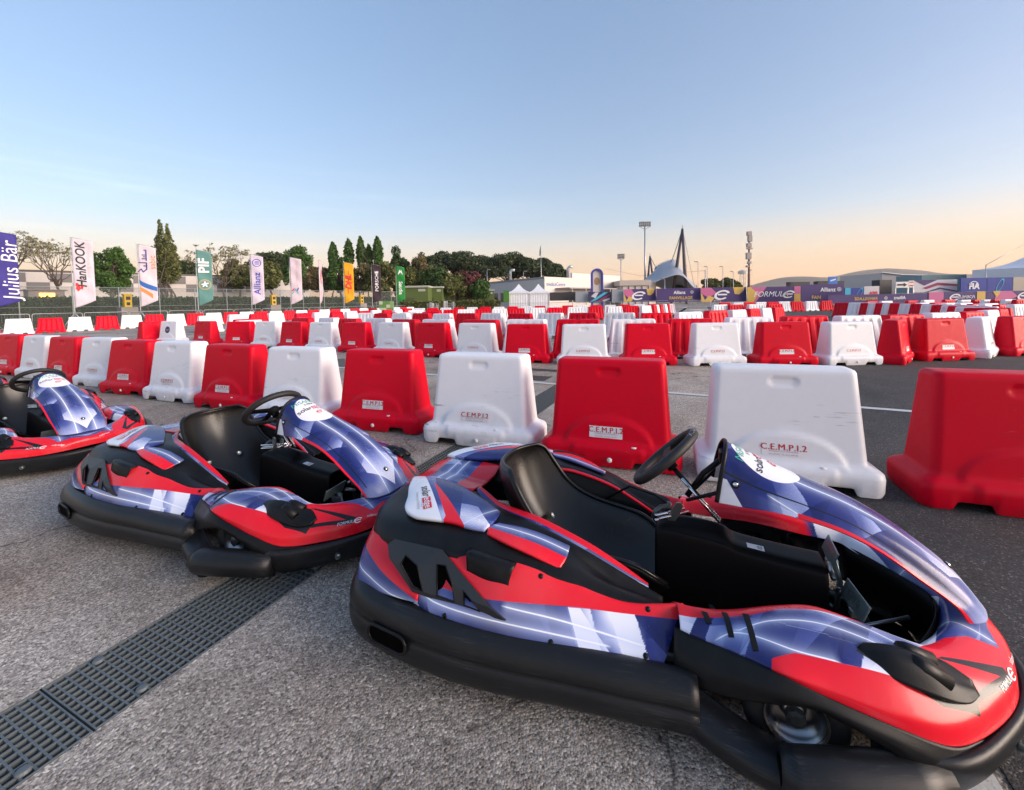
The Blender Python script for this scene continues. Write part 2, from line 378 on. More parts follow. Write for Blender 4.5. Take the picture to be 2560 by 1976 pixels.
# ------------------------------------------------------------------ kart: materials
def livery_fn(t, b):
    lv = t.attr('lv', True); x, y, i = t.xyz(lv)
    def tiles(skx, cw, chh, seed):
        sk = t.math('ADD', t.math('DIVIDE', t.math('MULTIPLY_ADD', y, skx, x), cw), seed); ya = t.math('DIVIDE', t.math('MULTIPLY_ADD', x, -.12, y), chh)
        wn_ = t.node('ShaderNodeTexWhiteNoise', noise_dimensions='3D')
        t.link(t.comb(t.math('FLOOR', sk), t.math('FLOOR', ya), t.math('ADD', i, seed)), wn_.inputs['Vector'])
        return wn_.outputs['Value'], t.math('FRACT', sk)
    r1, f1 = tiles(.95, .17, .21, .3); r2, f2 = tiles(.45, .26, .13, 7.7)
    gr = t.noise(t.comb(t.math('MULTIPLY', x, 1.0), t.math('MULTIPLY', y, 2.0), i), 3.2, 1, .4)
    on1 = t.math('GREATER_THAN', r1, .55); on2 = t.math('GREATER_THAN', r2, .5)
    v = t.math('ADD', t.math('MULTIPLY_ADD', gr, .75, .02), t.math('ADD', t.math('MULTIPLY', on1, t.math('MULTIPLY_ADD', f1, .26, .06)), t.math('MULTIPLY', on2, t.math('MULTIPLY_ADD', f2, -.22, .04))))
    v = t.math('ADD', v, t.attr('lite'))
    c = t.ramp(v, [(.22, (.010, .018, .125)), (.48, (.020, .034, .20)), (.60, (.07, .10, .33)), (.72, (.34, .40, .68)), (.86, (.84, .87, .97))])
    for an in ('1', '2'):
        s = t.math('ABSOLUTE', t.attr('s' + an)); mk = t.math('MULTIPLY', t.attr('m' + an), 1.0, clamp=True)
        glow = t.math('POWER', 2.718, t.math('MULTIPLY', s, -75.0)); core = t.math('SUBTRACT', 1.0, t.math('DIVIDE', t.math('SUBTRACT', s, .0012), .0012), clamp=True)
        c = t.mix(t.math('MULTIPLY', t.math('MULTIPLY', glow, .6), mk), c, (.60, .70, .98)); c = t.mix(t.math('MULTIPLY', core, mk), c, (.93, .96, 1.0))
    step = lambda a: t.math('MULTIPLY_ADD', t.attr(a), 900.0, .5, clamp=True)
    c = t.mix(step('wht'), c, (.84, .86, .90)); c = t.mix(step('red'), c, (.78, .010, .026)); c = t.mix(step('blk'), c, (.012, .012, .014))
    scr = t.noise(t.coord(scale=(5, 70, 70), rot=(0, .3, .35)), 2.0, 4, .7); dst = t.noise(t.coord(), 3.1, 4, .65)
    c = t.mix(t.math('MULTIPLY', t.ramp(scr, [(.66, 0.0), (.72, .30)]), t.ramp(dst, [(.48, 0.0), (.6, 1.0)])), c, (.10, .09, .09)); c = t.mix(t.ramp(dst, [(.5, 0.0), (.8, .13)]), c, (.30, .27, .25))
    t.link(c, b.inputs['Base Color'])
    n = t.noise(t.coord(), 7, 4, .6); t.link(t.math('MULTIPLY_ADD', n, .18, .16), b.inputs['Roughness'])
    t.bump(b, t.noise(t.coord(), 22, 2, .5), .0012, .35)
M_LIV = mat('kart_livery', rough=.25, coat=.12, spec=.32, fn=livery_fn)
def plastic_fn(t, b):
    p = t.coord(); n = t.noise(p, 11, 5, .65); g = t.noise(p, 260, 2, .5)
    t.link(t.mix(t.ramp(n, [(.4, 0.0), (.75, 1.0)]), (.0055, .006, .0066), (.013, .013, .0135)), b.inputs['Base Color'])
    t.link(t.math('MULTIPLY_ADD', n, .25, .28), b.inputs['Roughness']); t.bump(b, g, .0006, .5)
M_BLK = mat('black_plastic', (.012, .012, .013), .4, spec=.22, fn=plastic_fn)
def rubber_fn(t, b):
    p = t.coord(); st = t.noise(t.coord(scale=(3.0, 30, 160)), 2.2, 5, .7); n = t.noise(p, 6, 4, .6)
    k = t.math('MULTIPLY', t.ramp(st, [(.55, 0.0), (.70, 1.0)]), t.ramp(n, [(.42, 0.0), (.62, .8)]))
    c = t.mix(t.math('MULTIPLY', k, .38), (.008, .009, .0105), (.17, .17, .175)); c = t.mix(t.math('MULTIPLY', n, .25), c, (.035, .035, .036))
    t.link(c, b.inputs['Base Color']); t.link(t.math('MULTIPLY_ADD', k, .3, .36), b.inputs['Roughness']); t.bump(b, st, .0008, .5)
M_BUMP = mat('scuffed_bumper', (.013, .014, .016), .42, spec=.32, fn=rubber_fn)
M_SEAT = flat('seat_plastic', (.008, .0078, .0075), .30, .3, 4, spec=.45)
M_TYRE = flat('tyre_rubber', (.012, .012, .013), .75, .2, 20)
M_RIM = mat('rim_metal', (.36, .37, .39), .3, 1.0)
M_CPT = mat('cockpit_shade_black', (.0035, .0035, .004), .45, spec=.14)  # darker copy of the black plastic, cockpit shade put into its colour
M_PED = flat('pedal_steel', (.24, .30, .285), .35, .25, 18, metal=.6)
M_STEEL = flat('zinc_steel', (.42, .46, .45), .35, .25, 18, metal=.9)
M_CHROME = mat('chrome', (.75, .76, .78), .12, 1.0)
M_DKST = flat('dark_steel', (.10, .115, .115), .4, .3, 18, metal=.7)
M_GRIP = flat('grip_rubber', (.012, .012, .0125), .6, .2, 40)
M_WHT = flat('white_print', (.82, .83, .86), .4, .03)
M_INK = flat('black_print', (.02, .02, .03), .5, .05)
M_INKR = flat('red_print', (.68, .02, .04), .45, .05)
M_INKG = flat('green_print', (.03, .36, .26), .45, .05)
M_INKS = flat('grey_print', (.35, .35, .38), .5, .05)
M_BLUE = flat('blue_clip', (.02, .16, .55), .4, .05)

# ------------------------------------------------------------------ kart: shape helpers (x forward, w outward, z up)
def spline(pts, n):
    P = np.asarray(pts, float); d = np.r_[0, np.cumsum(np.linalg.norm(np.diff(P, axis=0), axis=1) + 1e-9)]
    t = np.linspace(0, d[-1], n); m = np.zeros_like(P)
    m[1:-1] = (P[2:] - P[:-2]) / (d[2:] - d[:-2])[:, None]; m[0] = (P[1] - P[0]) / (d[1] - d[0]); m[-1] = (P[-1] - P[-2]) / (d[-1] - d[-2])
    k = np.clip(np.searchsorted(d, t, 'right') - 1, 0, len(d) - 2); h = (d[k + 1] - d[k])[:, None]; s = ((t - d[k]) / (d[k + 1] - d[k]))[:, None]
    return (2 * s**3 - 3 * s**2 + 1) * P[k] + (s**3 - 2 * s**2 + s) * h * m[k] + (-2 * s**3 + 3 * s**2) * P[k + 1] + (s**3 - s**2) * h * m[k + 1]
def grid_faces(nu, nv, wrap=False):
    f = []
    for j in range(nv - 1):
        for i in range(nu if wrap else nu - 1):
            a = j * nu + i; b_ = j * nu + (i + 1) % nu; f.append((a, b_, b_ + nu, a + nu))
    return f
def cspl(curves, nu, nv):
    """grid (nv, nu, 3) through the curves; T = curve index along v"""
    C = np.array([spline(c, nu) for c in curves]); K = len(C)
    if K == 2:
        t = np.linspace(0, 1, nv)[:, None, None]; return C[0] * (1 - t) + C[1] * t, np.linspace(0, 1, nv)
    T = np.linspace(0, K - 1, nv); k = np.clip(T.astype(int), 0, K - 2); s = (T - k)[:, None, None]
    m = np.empty_like(C); m[1:-1] = (C[2:] - C[:-2]) / 2; m[0] = C[1] - C[0]; m[-1] = C[-1] - C[-2]
    G = (2 * s**3 - 3 * s**2 + 1) * C[k] + (s**3 - 2 * s**2 + s) * m[k] + (-2 * s**3 + 3 * s**2) * C[k + 1] + (s**3 - s**2) * m[k + 1]
    return G, T
SURF = {}
def panel(name, curves, nu, nv, mt, parent, sy, fn=None, thick=.005, hint=(0, 0, 1), key=None, both=False):
    G, T = cspl(curves, nu, nv)
    if both:                       # mirror across the centre line into one symmetric sheet (first curve lies on it)
        Gm = G[:0:-1].copy(); Gm[..., 1] *= -1; G = np.concatenate([Gm, G]); T = np.r_[T[:0:-1], T]
    nvv = len(T); x, wv, z = G[..., 0], G[..., 1], G[..., 2]
    V = np.stack([x, wv * (1 if both else sy), z], -1).reshape(-1, 3); F = grid_faces(nu, nvv)
    q = V[np.array(F)]; n = np.cross(q[:, 2] - q[:, 0], q[:, 3] - q[:, 1]).sum(0); hh = np.array(hint) * np.array([1, sy, 1])
    if n @ hh < 0: F = [f[::-1] for f in F]
    attrs = None
    if fn:
        acr = np.cumsum(np.r_[np.zeros((1, nu)), np.linalg.norm(np.diff(G, axis=0), axis=2)], axis=0)
        TT = np.repeat(T[:, None], nu, 1); d = dict(red=-1., wht=-1., blk=-1., lite=0., s1=1., m1=0., s2=1., m2=0., id=0.)
        d.update(fn(x, np.abs(wv), z, TT, acr))
        attrs = {k: np.broadcast_to(np.asarray(d[k], float), x.shape).ravel() for k in ('red', 'wht', 'blk', 'lite', 's1', 'm1', 's2', 'm2')}
        attrs['lv'] = np.stack([x, acr if not both else np.abs(acr - acr[len(T) // 2]), np.full_like(x, d['id'])], -1).reshape(-1, 3)
    o = mesh_obj(name, V, F, mt, parent, True, attrs)
    if key: SURF[key] = BVHTree.FromPolygons([Vector(v) for v in V], F)
    if thick:
        m = o.modifiers.new('thick', 'SOLIDIFY'); m.thickness = thick; m.offset = -1
    return o
def sweep(name, path, sect, mt, parent, sy=1, scale=None, n=40, m=0, cap=True, closed=False):
    """closed cross-section (n outward, z) swept along a plan path of (x, w, z0)"""
    P = spline(path, n); S = np.array(sect, float)
    if m:
        S = spline(list(S) + [S[0]], m + 1)[:-1] if S.shape[1] == 3 else spline(np.c_[np.r_[S, S[:1]], np.zeros(len(S) + 1)], m + 1)[:-1, :2]
    t = np.gradient(P, axis=0); t[:, 2] = 0; t /= np.linalg.norm(t, axis=1)[:, None]; nn = np.stack([-t[:, 1], t[:, 0]], -1)
    if (nn * P[:, :2]).sum() < 0: nn = -nn
    V = []
    for i in range(n):
        u = i / (n - 1); sn, sz, dz = scale(u) if scale else (1, 1, 0)
        for a, z in S: V.append((P[i, 0] + nn[i, 0] * a * sn, (P[i, 1] + nn[i, 1] * a * sn) * sy, P[i, 2] + z * sz + dz))
    k = len(S); F = grid_faces(k, n, True)
    if cap: F += [tuple(range(k)), tuple(range((n - 1) * k + k - 1, (n - 1) * k - 1, -1))]
    o = mesh_obj(name, V, F, mt, parent, True)
    bm = bmesh.new(); bm.from_mesh(o.data); bmesh.ops.recalc_face_normals(bm, faces=bm.faces); bm.to_mesh(o.data); bm.free()
    return o
def sdpoly(x, y, poly):
    """signed distance to a polygon, positive inside"""
    P = np.array(poly, float); d = np.full(x.shape, 1e9); ins = np.zeros(x.shape, bool)
    for a, b_ in zip(P, np.roll(P, -1, 0)):
        e = b_ - a; tx = x - a[0]; ty = y - a[1]; h = np.clip((tx * e[0] + ty * e[1]) / (e @ e), 0, 1)
        d = np.minimum(d, np.hypot(tx - e[0] * h, ty - e[1] * h))
        c = ((a[1] > y) != (b_[1] > y)) & (x < (b_[0] - a[0]) * (y - a[1]) / (b_[1] - a[1] + 1e-12) + a[0]); ins ^= c
    return np.where(ins, d, -d)
def win(x, a, b_, f=.02):
    return np.clip((x - a) / f, 0, 1) * np.clip((b_ - x) / f, 0, 1)
def steps(q, edges):
    """piecewise value of a slanted coordinate: edges = (start, value at start, value at end)"""
    out = np.zeros_like(q)
    for i, (a, v0, v1) in enumerate(edges):
        b_ = edges[i + 1][0] if i + 1 < len(edges) else 9.0; m_ = (q >= a) & (q < b_); out = np.where(m_, v0 + (v1 - v0) * np.clip((q - a) / min(b_ - a, .4), 0, 1), out)
    return out
def ylin(x, pts):
    p = np.array(pts, float)
    if len(p) < 3: return np.interp(x, p[:, 0], p[:, 1])
    q = spline(p, 60); return np.interp(x, q[:, 0], q[:, 1])
def decal(name, geo, key, O, ex, ey, mt, parent, off=.0016):
    """2D text or shape mesh laid on a panel: cast from above its plane onto the panel"""
    vs_, fs_ = geo; ex = Vector(ex).normalized(); nrm = ex.cross(Vector(ey)).normalized(); ey = nrm.cross(ex); O = Vector(O); V = []
    for a, c in vs_:
        p = O + ex * float(a) + ey * float(c); r = SURF[key].ray_cast(p + nrm * .12, -nrm, .4)
        V.append((r[0] + (r[1] if r[1].dot(nrm) > 0 else -r[1]) * off) if r[0] else p + nrm * off)
    return mesh_obj(name, V, fs_, mt, parent, False)
def rect_geo(w_, h_, nx=10, ny=6, r=0.0):
    xs = np.linspace(-w_ / 2, w_ / 2, nx); ys = np.linspace(-h_ / 2, h_ / 2, ny)
    return np.array([(a, c) for c in ys for a in xs]), grid_faces(nx, ny)
def ring_geo(r0, r1, a0=0, a1=360, n=20, sxy=(1, 1), sh=0.0):
    A = np.radians(np.linspace(a0, a1, n)); v = []
    for a in A:
        for r in (r0, r1): v.append((r * math.cos(a) * sxy[0] + sh * r * math.sin(a), r * math.sin(a) * sxy[1]))
    return np.array(v), [(2 * i, 2 * i + 1, 2 * i + 3, 2 * i + 2) for i in range(n - 1)]
def merge_geo(*gs):
    v = []; f = []
    for g, dx, dy in gs:
        b0 = len(v); v += [(a + dx, c + dy) for a, c in g[0]]; f += [tuple(i + b0 for i in q) for q in g[1]]
    return np.array(v), f
def E_LOGO(s):
    return merge_geo((ring_geo(.34 * s, .5 * s, 25, 320, 24, (1.25, .8), .35), 0, 0), (rect_geo(.75 * s, .12 * s, 3, 2), .03 * s, .03 * s))
# ------------------------------------------------------------------ kart: build once
def build_kart():
    K = empty('racing_kart')
    for s in (-1, 1):                      # -1 = driver's right (the side towards the camera)
        # ---- side bumper
        path = [(-1.215, .0 if s < 0 else .0, 0), (-1.21, .30, 0), (-1.175, .50, 0), (-1.09, .615, 0), (-.95, .665, 0), (-.66, .69, 0), (-.45, .675, 0), (-.25, .645, 0), (-.06, .622, 0), (.05, .606, 0), (.13, .598, 0)]
        sec = [(-.10, .20), (-.085, .232), (-.05, .24), (-.022, .226), (-.004, .192), (0, .168), (-.010, .158), (-.010, .150), (.0, .140), (.002, .10), (-.012, .062), (-.05, .042), (-.09, .05), (-.11, .10)]
        def scl_(u): return (1, 1 - .20 * max(0, (u - .55) / .45), .014 * max(0, (u - .55) / .45))
        sweep('side_bumper', path, sec, M_BUMP, K, s, scl_, 70, 40)
        # slot in the bumper corner
        m = MB(); M0 = frame((-.868, .672 * s, .138), (.98, .11 * s, .0), (0, 0, 1))
        st = [(.055 + .032 * math.cos(a), .032 * math.sin(a)) for a in np.linspace(-math.pi / 2, math.pi / 2, 9)] + [(-.055 + .032 * math.cos(a), .032 * math.sin(a)) for a in np.linspace(math.pi / 2, 3 * math.pi / 2, 9)]
        pts = [M0 @ Vector((a, c, .012 if s < 0 else -.012)) for a, c in st]; m.tube(pts, .006, 6, closed=True); m.build('slot_rim', M_BLK, K, True)
        m = MB(); m.prism([(a * .98, c * .98) for a, c in st], M0 @ Matrix.Translation((0, 0, .004)), .006 if s < 0 else -.012); m.build('slot', mat('void_black', (.0012, .0012, .0012), .9, spec=.05), K)
        # ---- side panel (lower livery)
        C0 = [(-.80, .618, .255), (-.708, .638, .248), (-.459, .627, .222), (-.233, .591, .202), (-.058, .549, .187), (.03, .515, .178)]
        C0b = [(-.80, .605, .20), (-.708, .615, .20), (-.459, .60, .18), (-.233, .565, .16), (-.058, .525, .15), (.03, .495, .145)]
        C1 = [(-.80, .598, .31), (-.6, .600, .312), (-.475, .588, .318), (-.283, .532, .300), (-.105, .474, .282), (.072, .411, .272)]
        C2 = [(-.80, .537, .405), (-.615, .537, .408), (-.45, .520, .395), (-.292, .478, .360), (-.168, .459, .322), (-.07, .432, .302), (.085, .385, .306)]
        C3 = [(-.80, .49, .405), (-.615, .49, .405), (-.45, .475, .385), (-.292, .442, .340), (-.168, .42, .29), (-.07, .395, .26), (.085, .345, .27)]
        def f_side(x, wv, z, T, a):
            red = (T - 2) * .06 + .004 * np.sin(x * 9)
            s1 = z - ylin(x, [(-.8, .29), (-.7, .272), (-.45, .258), (-.2, .232), (-.05, .212)]); s2 = z - ylin(x, [(-.5, .305), (-.45, .298), (-.3, .275), (-.1, .238), (.0, .218)])
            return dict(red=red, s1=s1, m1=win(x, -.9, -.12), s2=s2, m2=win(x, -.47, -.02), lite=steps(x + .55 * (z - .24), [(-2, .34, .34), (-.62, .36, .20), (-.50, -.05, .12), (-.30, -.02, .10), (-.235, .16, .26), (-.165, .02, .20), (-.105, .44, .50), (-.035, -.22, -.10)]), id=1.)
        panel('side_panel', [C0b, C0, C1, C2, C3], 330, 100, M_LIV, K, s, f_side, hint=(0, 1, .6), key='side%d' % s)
        for bx, bz in ((-.66, .245), (-.30, .225), (-.02, .205), (-.36, .37), (-.02, .292)):
            ht_ = SURF['side%d' % s].ray_cast(Vector((bx, .9 * s, bz)), Vector((0, -s, 0)))
            if ht_[0]:
                nr = ht_[1] if ht_[1].y * s > 0 else -ht_[1]; tx_ = nr.cross(Vector((1, 0, .1))).normalized(); m = MB(); m.lathe([(.0085, -.002), (.0085, .0015), (.005, .0035), (0, .0035)], 10, frame(ht_[0], tx_, nr.cross(tx_))); m.build('panel_screw', M_BLK, K, True)
        # ---- rear corner panel
        U = [(-1.135, .40, .375), (-1.09, .478, .378), (-1.0, .515, .372), (-.9, .562, .335), (-.775, .615, .283)]
        Lw = [(-1.15, .47, .215), (-1.095, .572, .222), (-1.0, .603, .232), (-.9, .622, .245), (-.775, .632, .255)]
        Md = [(-1.15, .44, .30), (-1.10, .535, .305), (-1.0, .572, .31), (-.9, .60, .298), (-.775, .63, .272)]
        def f_rc(x, wv, z, T, a):
            return dict(red=(z - ylin(x, [(-1.2, .345), (-1.1, .335), (-.95, .298), (-.775, .262)])) * .7, s1=z - ylin(x, [(-1.15, .285), (-1.0, .262), (-.9, .25)]), m1=1., lite=.14, id=2.)
        panel('rear_corner_panel', [Lw, Md, U], 36, 24, M_LIV, K, s, f_rc, hint=(-.3, 1, .4))
        # ---- black pod cover with raised shoulder
        A_ = [(-1.14, .40, .378), (-1.085, .468, .388), (-1.0, .505, .392), (-.785, .538, .412), (-.627, .530, .414), (-.449, .508, .398), (-.292, .478, .362), (-.15, .45, .318), (.02, .405, .298)]
        B_ = [(-1.15, .36, .405), (-1.085, .425, .418), (-.946, .458, .436), (-.773, .47, .442), (-.597, .468, .436), (-.45, .450, .412), (-.30, .425, .378), (-.15, .40, .322), (.02, .37, .285)]
        Cc = [(-1.15, .27, .425), (-1.06, .30, .438), (-.92, .34, .448), (-.75, .36, .45), (-.58, .365, .445), (-.45, .365, .420), (-.3, .36, .382), (-.15, .345, .30), (.02, .33, .25)]
        D_ = [(-1.15, .17, .43), (-1.08, .165, .447), (-.95, .16, .447), (-.80, .15, .445), (-.64, .235, .440), (-.45, .285, .425), (-.25, .305, .37), (-.1, .30, .305), (.02, .29, .25)]
        E_ = [(-1.15, .13, .40), (-1.08, .12, .41), (-.95, .11, .40), (-.78, .10, .385), (-.62, .20, .37), (-.43, .25, .33), (-.25, .27, .27), (-.1, .27, .21), (.02, .26, .18)]
        A0_ = [(-1.14, .43, .33), (-1.09, .49, .34), (-1.0, .525, .35), (-.785, .55, .39), (-.627, .55, .392), (-.449, .53, .375), (-.292, .49, .34), (-.15, .455, .30), (.02, .41, .28)]
        panel('pod_cover', [A0_, A_, B_, Cc, D_, E_], 80, 44, M_BLK, K, s, None, hint=(0, .2, 1), key='pod%d' % s)
        panel('pod_backing', [[(-1.13, .42, .33), (-1.0, .51, .345), (-.785, .535, .385), (-.60, .535, .385)], [(-1.13, .45, .20), (-1.0, .575, .21), (-.785, .59, .22), (-.60, .59, .22)]], 16, 6, MATS['void_black'], K, s, None, hint=(0, 1, 0))
        # ---- white rear panel (proud of the cover)
        def wp(x, w_, z): return (x, w_, z)
        W0 = [(-1.02, .335, .466), (-.965, .43, .465), (-.90, .462, .463), (-.83, .462, .466), (-.74, .452, .466), (-.655, .455, .461), (-.60, .445, .457)]
        W1 = [(-1.065, .262, .476), (-.97, .325, .483), (-.89, .352, .483), (-.80, .362, .480), (-.72, .368, .476), (-.65, .375, .469), (-.588, .385, .460)]
        W2 = [(-1.10, .185, .476), (-1.02, .205, .484), (-.94, .225, .486), (-.86, .245, .484), (-.77, .272, .478), (-.68, .305, .470), (-.590, .335, .460)]
        W3 = [(-1.112, .150, .470), (-1.04, .140, .474), (-.955, .142, .474), (-.87, .165, .474), (-.78, .205, .471), (-.69, .252, .466), (-.598, .305, .458)]
        def f_wp(x, wv, z, T, a):
            red = sdpoly(x, wv, [(-.99, .185), (-.80, .345), (-.63, .50), (-.76, .50), (-.775, .43), (-.88, .31)])
            wht = np.minimum(-(x + .80 - (.43 - wv) * -.9) * .7, 1) 
            return dict(red=red, wht=wht, lite=.03, s1=x + .66 + (wv - .4) * .5, m1=.6, id=3.)
        panel('rear_panel', [W0, W1, W2, W3], 60, 34, M_LIV, K, s, f_wp, thick=.014, key='wp%d' % s)
        # ---- chequered insert
        I0 = [(-.585, .452, .447), (-.50, .470, .438), (-.40, .468, .412), (-.308, .452, .374)]
        I1 = [(-.595, .415, .452), (-.50, .42, .444), (-.40, .412, .424), (-.296, .405, .392)]
        I2 = [(-.570, .378, .453), (-.49, .366, .447), (-.40, .356, .430), (-.298, .354, .404)]
        def f_in(x, wv, z, T, a): return dict(red=(.95 - T) * .04 - .001 * 0, lite=.05, s1=(T - 1.5) * .05, m1=.8, id=4. + s)
        panel('insert_panel', [I0, I1, I2], 40, 20, M_LIV, K, s, f_in, thick=.010)
        # ---- black louvre grille with three openings
        m = MB(); P3 = lambda x, z: Vector((x, (np.interp(x, [-.95, -.80, -.6, -.45], [.598, .612, .608, .603]) - max(0, z - .31) * .72 + .008) * s, z))
        outl = [(-.80, .284), (-.93, .352), (-.955, .385), (-.93, .404), (-.72, .410), (-.60, .352), (-.50, .298), (-.447, .268), (-.55, .268), (-.70, .276)]
        hol = [[(-.80, .302), (-.872, .348), (-.862, .374), (-.80, .358), (-.757, .294)], [(-.700, .292), (-.725, .372), (-.690, .374), (-.650, .335), (-.632, .288)], [(-.595, .285), (-.602, .326), (-.565, .306), (-.535, .278)]]
        bmm = bmesh.new(); 
        def loop(pts): 
            vs_ = [bmm.verts.new(P3(*p)) for p in pts]; return [bmm.edges.new((vs_[i], vs_[(i + 1) % len(vs_)])) for i in range(len(vs_))]
        ed = loop(outl)
        for h_ in hol: ed += loop(h_)
        bmesh.ops.triangle_fill(bmm, use_beauty=True, use_dissolve=False, edges=ed)
        me = bpy.data.meshes.new('louvre'); bmm.to_mesh(me); bmm.free(); me.materials.append(flat('louvre_plastic', (.022, .024, .027), .42, .2, 9))
        o = bpy.data.objects.new('louvre', me); COL.objects.link(o); o.parent = K
        if sum(p.normal.y for p in me.polygons) * s < 0: me.flip_normals()
        md = o.modifiers.new('thick', 'SOLIDIFY'); md.thickness = .007; md.offset = 0
        for h_ in hol:
            m2 = MB(); c = np.mean(h_, 0); q = [P3(*(c + (np.array(p) - c) * 1.06)) - Vector((0, .0055 * s, 0)) for p in h_]; m2.add(q, [tuple(range(len(q)))]); m2.build('louvre_opening', MATS['void_black'], o)
            m3 = MB(); m3.tube([P3(*p) + Vector((0, .003 * s, 0)) for p in h_], .0028, 5, closed=True); m3.build('louvre_edge', M_BLK, o, True)
        # ---- dark hand-hold cap on the shoulder
        m = MB(); pc = [(-.618, .548, .418), (-.53, .552, .412), (-.445, .54, .396)]; low = [(-.612, .562, .382), (-.53, .567, .376), (-.455, .558, .362)]
        panel('hand_hold', [[(a, b_ + .004, c - .02) for a, b_, c in low], [(a, b_ + .003, c) for a, b_, c in low], [(a, b_ + .004, c + .004) for a, b_, c in pc], [(a, b_ - .03, c + .006) for a, b_, c in pc]], 16, 12, M_BLK, K, s, thick=.008, hint=(0, 1, .5))
        # ---- seat-side fin
        F0 = [(-.775, .125, .462), (-.72, .16, .456), (-.64, .205, .444), (-.54, .232, .442), (-.444, .255, .437), (-.25, .272, .384), (-.12, .270, .322), (-.032, .268, .272)]
        F1 = [(-.78, .14, .456), (-.72, .185, .448), (-.63, .24, .438), (-.53, .272, .434), (-.43, .29, .424), (-.25, .302, .372), (-.12, .292, .312), (-.03, .276, .268)]
        F2 = [(-.78, .15, .448), (-.70, .22, .442), (-.60, .282, .438), (-.50, .308, .430), (-.40, .318, .412), (-.24, .322, .362), (-.12, .305, .306), (-.03, .282, .264)]
        def f_fin(x, wv, z, T, a): return dict(red=(.75 - T) * .03, lite=.06, s1=(T - 1.55) * .035, m1=win(x, -.40, 0), id=6.)
        panel('seat_fin', [F0, F1, F2], 60, 16, M_LIV, K, s, f_fin, thick=.012)
        # ---- cooling opening with ring grille beside the seat
        m = MB(); Mg = frame((-.17, .365 * s, .287), (1, 0, -.35), (0, 1, .12))
        for r_ in np.linspace(.012, .06, 6): m.tube([Mg @ Vector((r_ * math.cos(a) * 1.25, r_ * math.sin(a), 0)) for a in np.linspace(0, 2 * math.pi, 25)[:-1]], .0024, 5, closed=True)
        m.build('vent_rings', M_DKST, K, True)
        # ---- front fender and nose half
        N0 = [(.03, .345, .26), (.10, .352, .262), (.208, .345, .262), (.353, .305, .285), (.452, .28, .29), (.541, .28, .28), (.69, .295, .262), (.725, .262, .255), (.82, .148, .245), (.868, .046, .245), (.875, 0, .245)]
        N1 = [(.06, .378, .302), (.115, .383, .303), (.208, .370, .308), (.353, .332, .334), (.452, .305, .340), (.541, .306, .330), (.70, .322, .306), (.742, .282, .290), (.846, .156, .279), (.888, .05, .279), (.895, 0, .279)]
        N2 = [(.07, .410, .304), (.12, .412, .307), (.21, .410, .326), (.34, .395, .347), (.45, .385, .350), (.56, .382, .338), (.705, .362, .307), (.785, .30, .289), (.88, .18, .275), (.93, .07, .280), (.937, 0, .282)]
        N3 = [(.075, .448, .300), (.12, .452, .304), (.215, .462, .326), (.33, .488, .338), (.45, .492, .330), (.59, .468, .310), (.74, .40, .279), (.845, .325, .256), (.94, .205, .244), (.985, .09, .250), (.995, 0, .254)]
        N4 = [(.078, .472, .290), (.115, .480, .290), (.216, .513, .302), (.321, .562, .314), (.445, .552, .292), (.588, .528, .258), (.715, .478, .232), (.835, .385, .225), (.948, .248, .222), (1.003, .11, .228), (1.013, 0, .232)]
        N5 = [(.078, .475, .275), (.115, .485, .276), (.216, .520, .288), (.321, .567, .298), (.441, .560, .264), (.588, .538, .218), (.707, .50, .180), (.832, .402, .172), (.950, .262, .172), (1.008, .12, .178), (1.02, 0, .182)]
        def f_fr(x, wv, z, T, a):
            r_in = sdpoly(x, T, [(-.1, -1), (.60, -1), (.57, 1.25), (.48, 1.42), (.36, 1.62), (.28, 2.1), (.18, 2.55), (.06, 2.7), (-.1, 2.7)]) * .04
            r_out = sdpoly(x, wv, [(.30, .60), (.31, .545), (.37, .515), (.48, .50), (.60, .475), (.56, .43), (.62, .42), (.70, .345), (.745, .295), (.80, .24), (.875, .19), (.955, .17), (.962, .10), (.985, .05), (1.0, -.02), (1.2, -.05), (1.2, .70), (.30, .70)])
            s1 = wv - ylin(x, [(.24, .475), (.33, .425), (.45, .395), (.60, .40)]); s2 = wv - ylin(x, [(.35, .365), (.45, .338), (.56, .345), (.66, .37)])
            sa = np.where(x > .75, wv - ylin(x, [(.8, .13), (.95, .155)]), s1); ma = win(x, .22, .62) + win(x, .80, .96)
            s3 = wv - ylin(x, [(.17, .50), (.23, .482), (.36, .508), (.47, .50)])
            mb = win(x, .33, .66); sb = np.where(wv > .43, s3, s2); mb = np.where(wv > .43, win(x, .17, .48), mb)
            blk = np.maximum(sdpoly(x, wv, [(.735, .355), (.75, .34), (.925, .245), (.93, .275), (.91, .30), (.80, .405), (.775, .415), (.90, .285)]), (sdpoly(x, wv, [(.52, .45), (.60, .40), (.70, .36), (.80, .385), (.79, .43), (.70, .47), (.60, .475)])))
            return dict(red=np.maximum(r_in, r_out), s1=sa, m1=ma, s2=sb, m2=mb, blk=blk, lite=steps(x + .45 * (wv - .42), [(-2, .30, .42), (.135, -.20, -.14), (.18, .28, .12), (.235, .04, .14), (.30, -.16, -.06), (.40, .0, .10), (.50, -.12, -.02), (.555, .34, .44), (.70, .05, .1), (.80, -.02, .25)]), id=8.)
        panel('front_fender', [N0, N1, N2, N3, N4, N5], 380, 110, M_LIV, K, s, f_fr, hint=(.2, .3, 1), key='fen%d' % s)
        # ---- black flank above the front wheel, with wheel opening
        top = [(.06, .470, .285), (.115, .486, .282), (.216, .522, .292), (.321, .570, .302), (.441, .564, .268), (.588, .542, .222), (.707, .505, .182), (.80, .43, .165)]
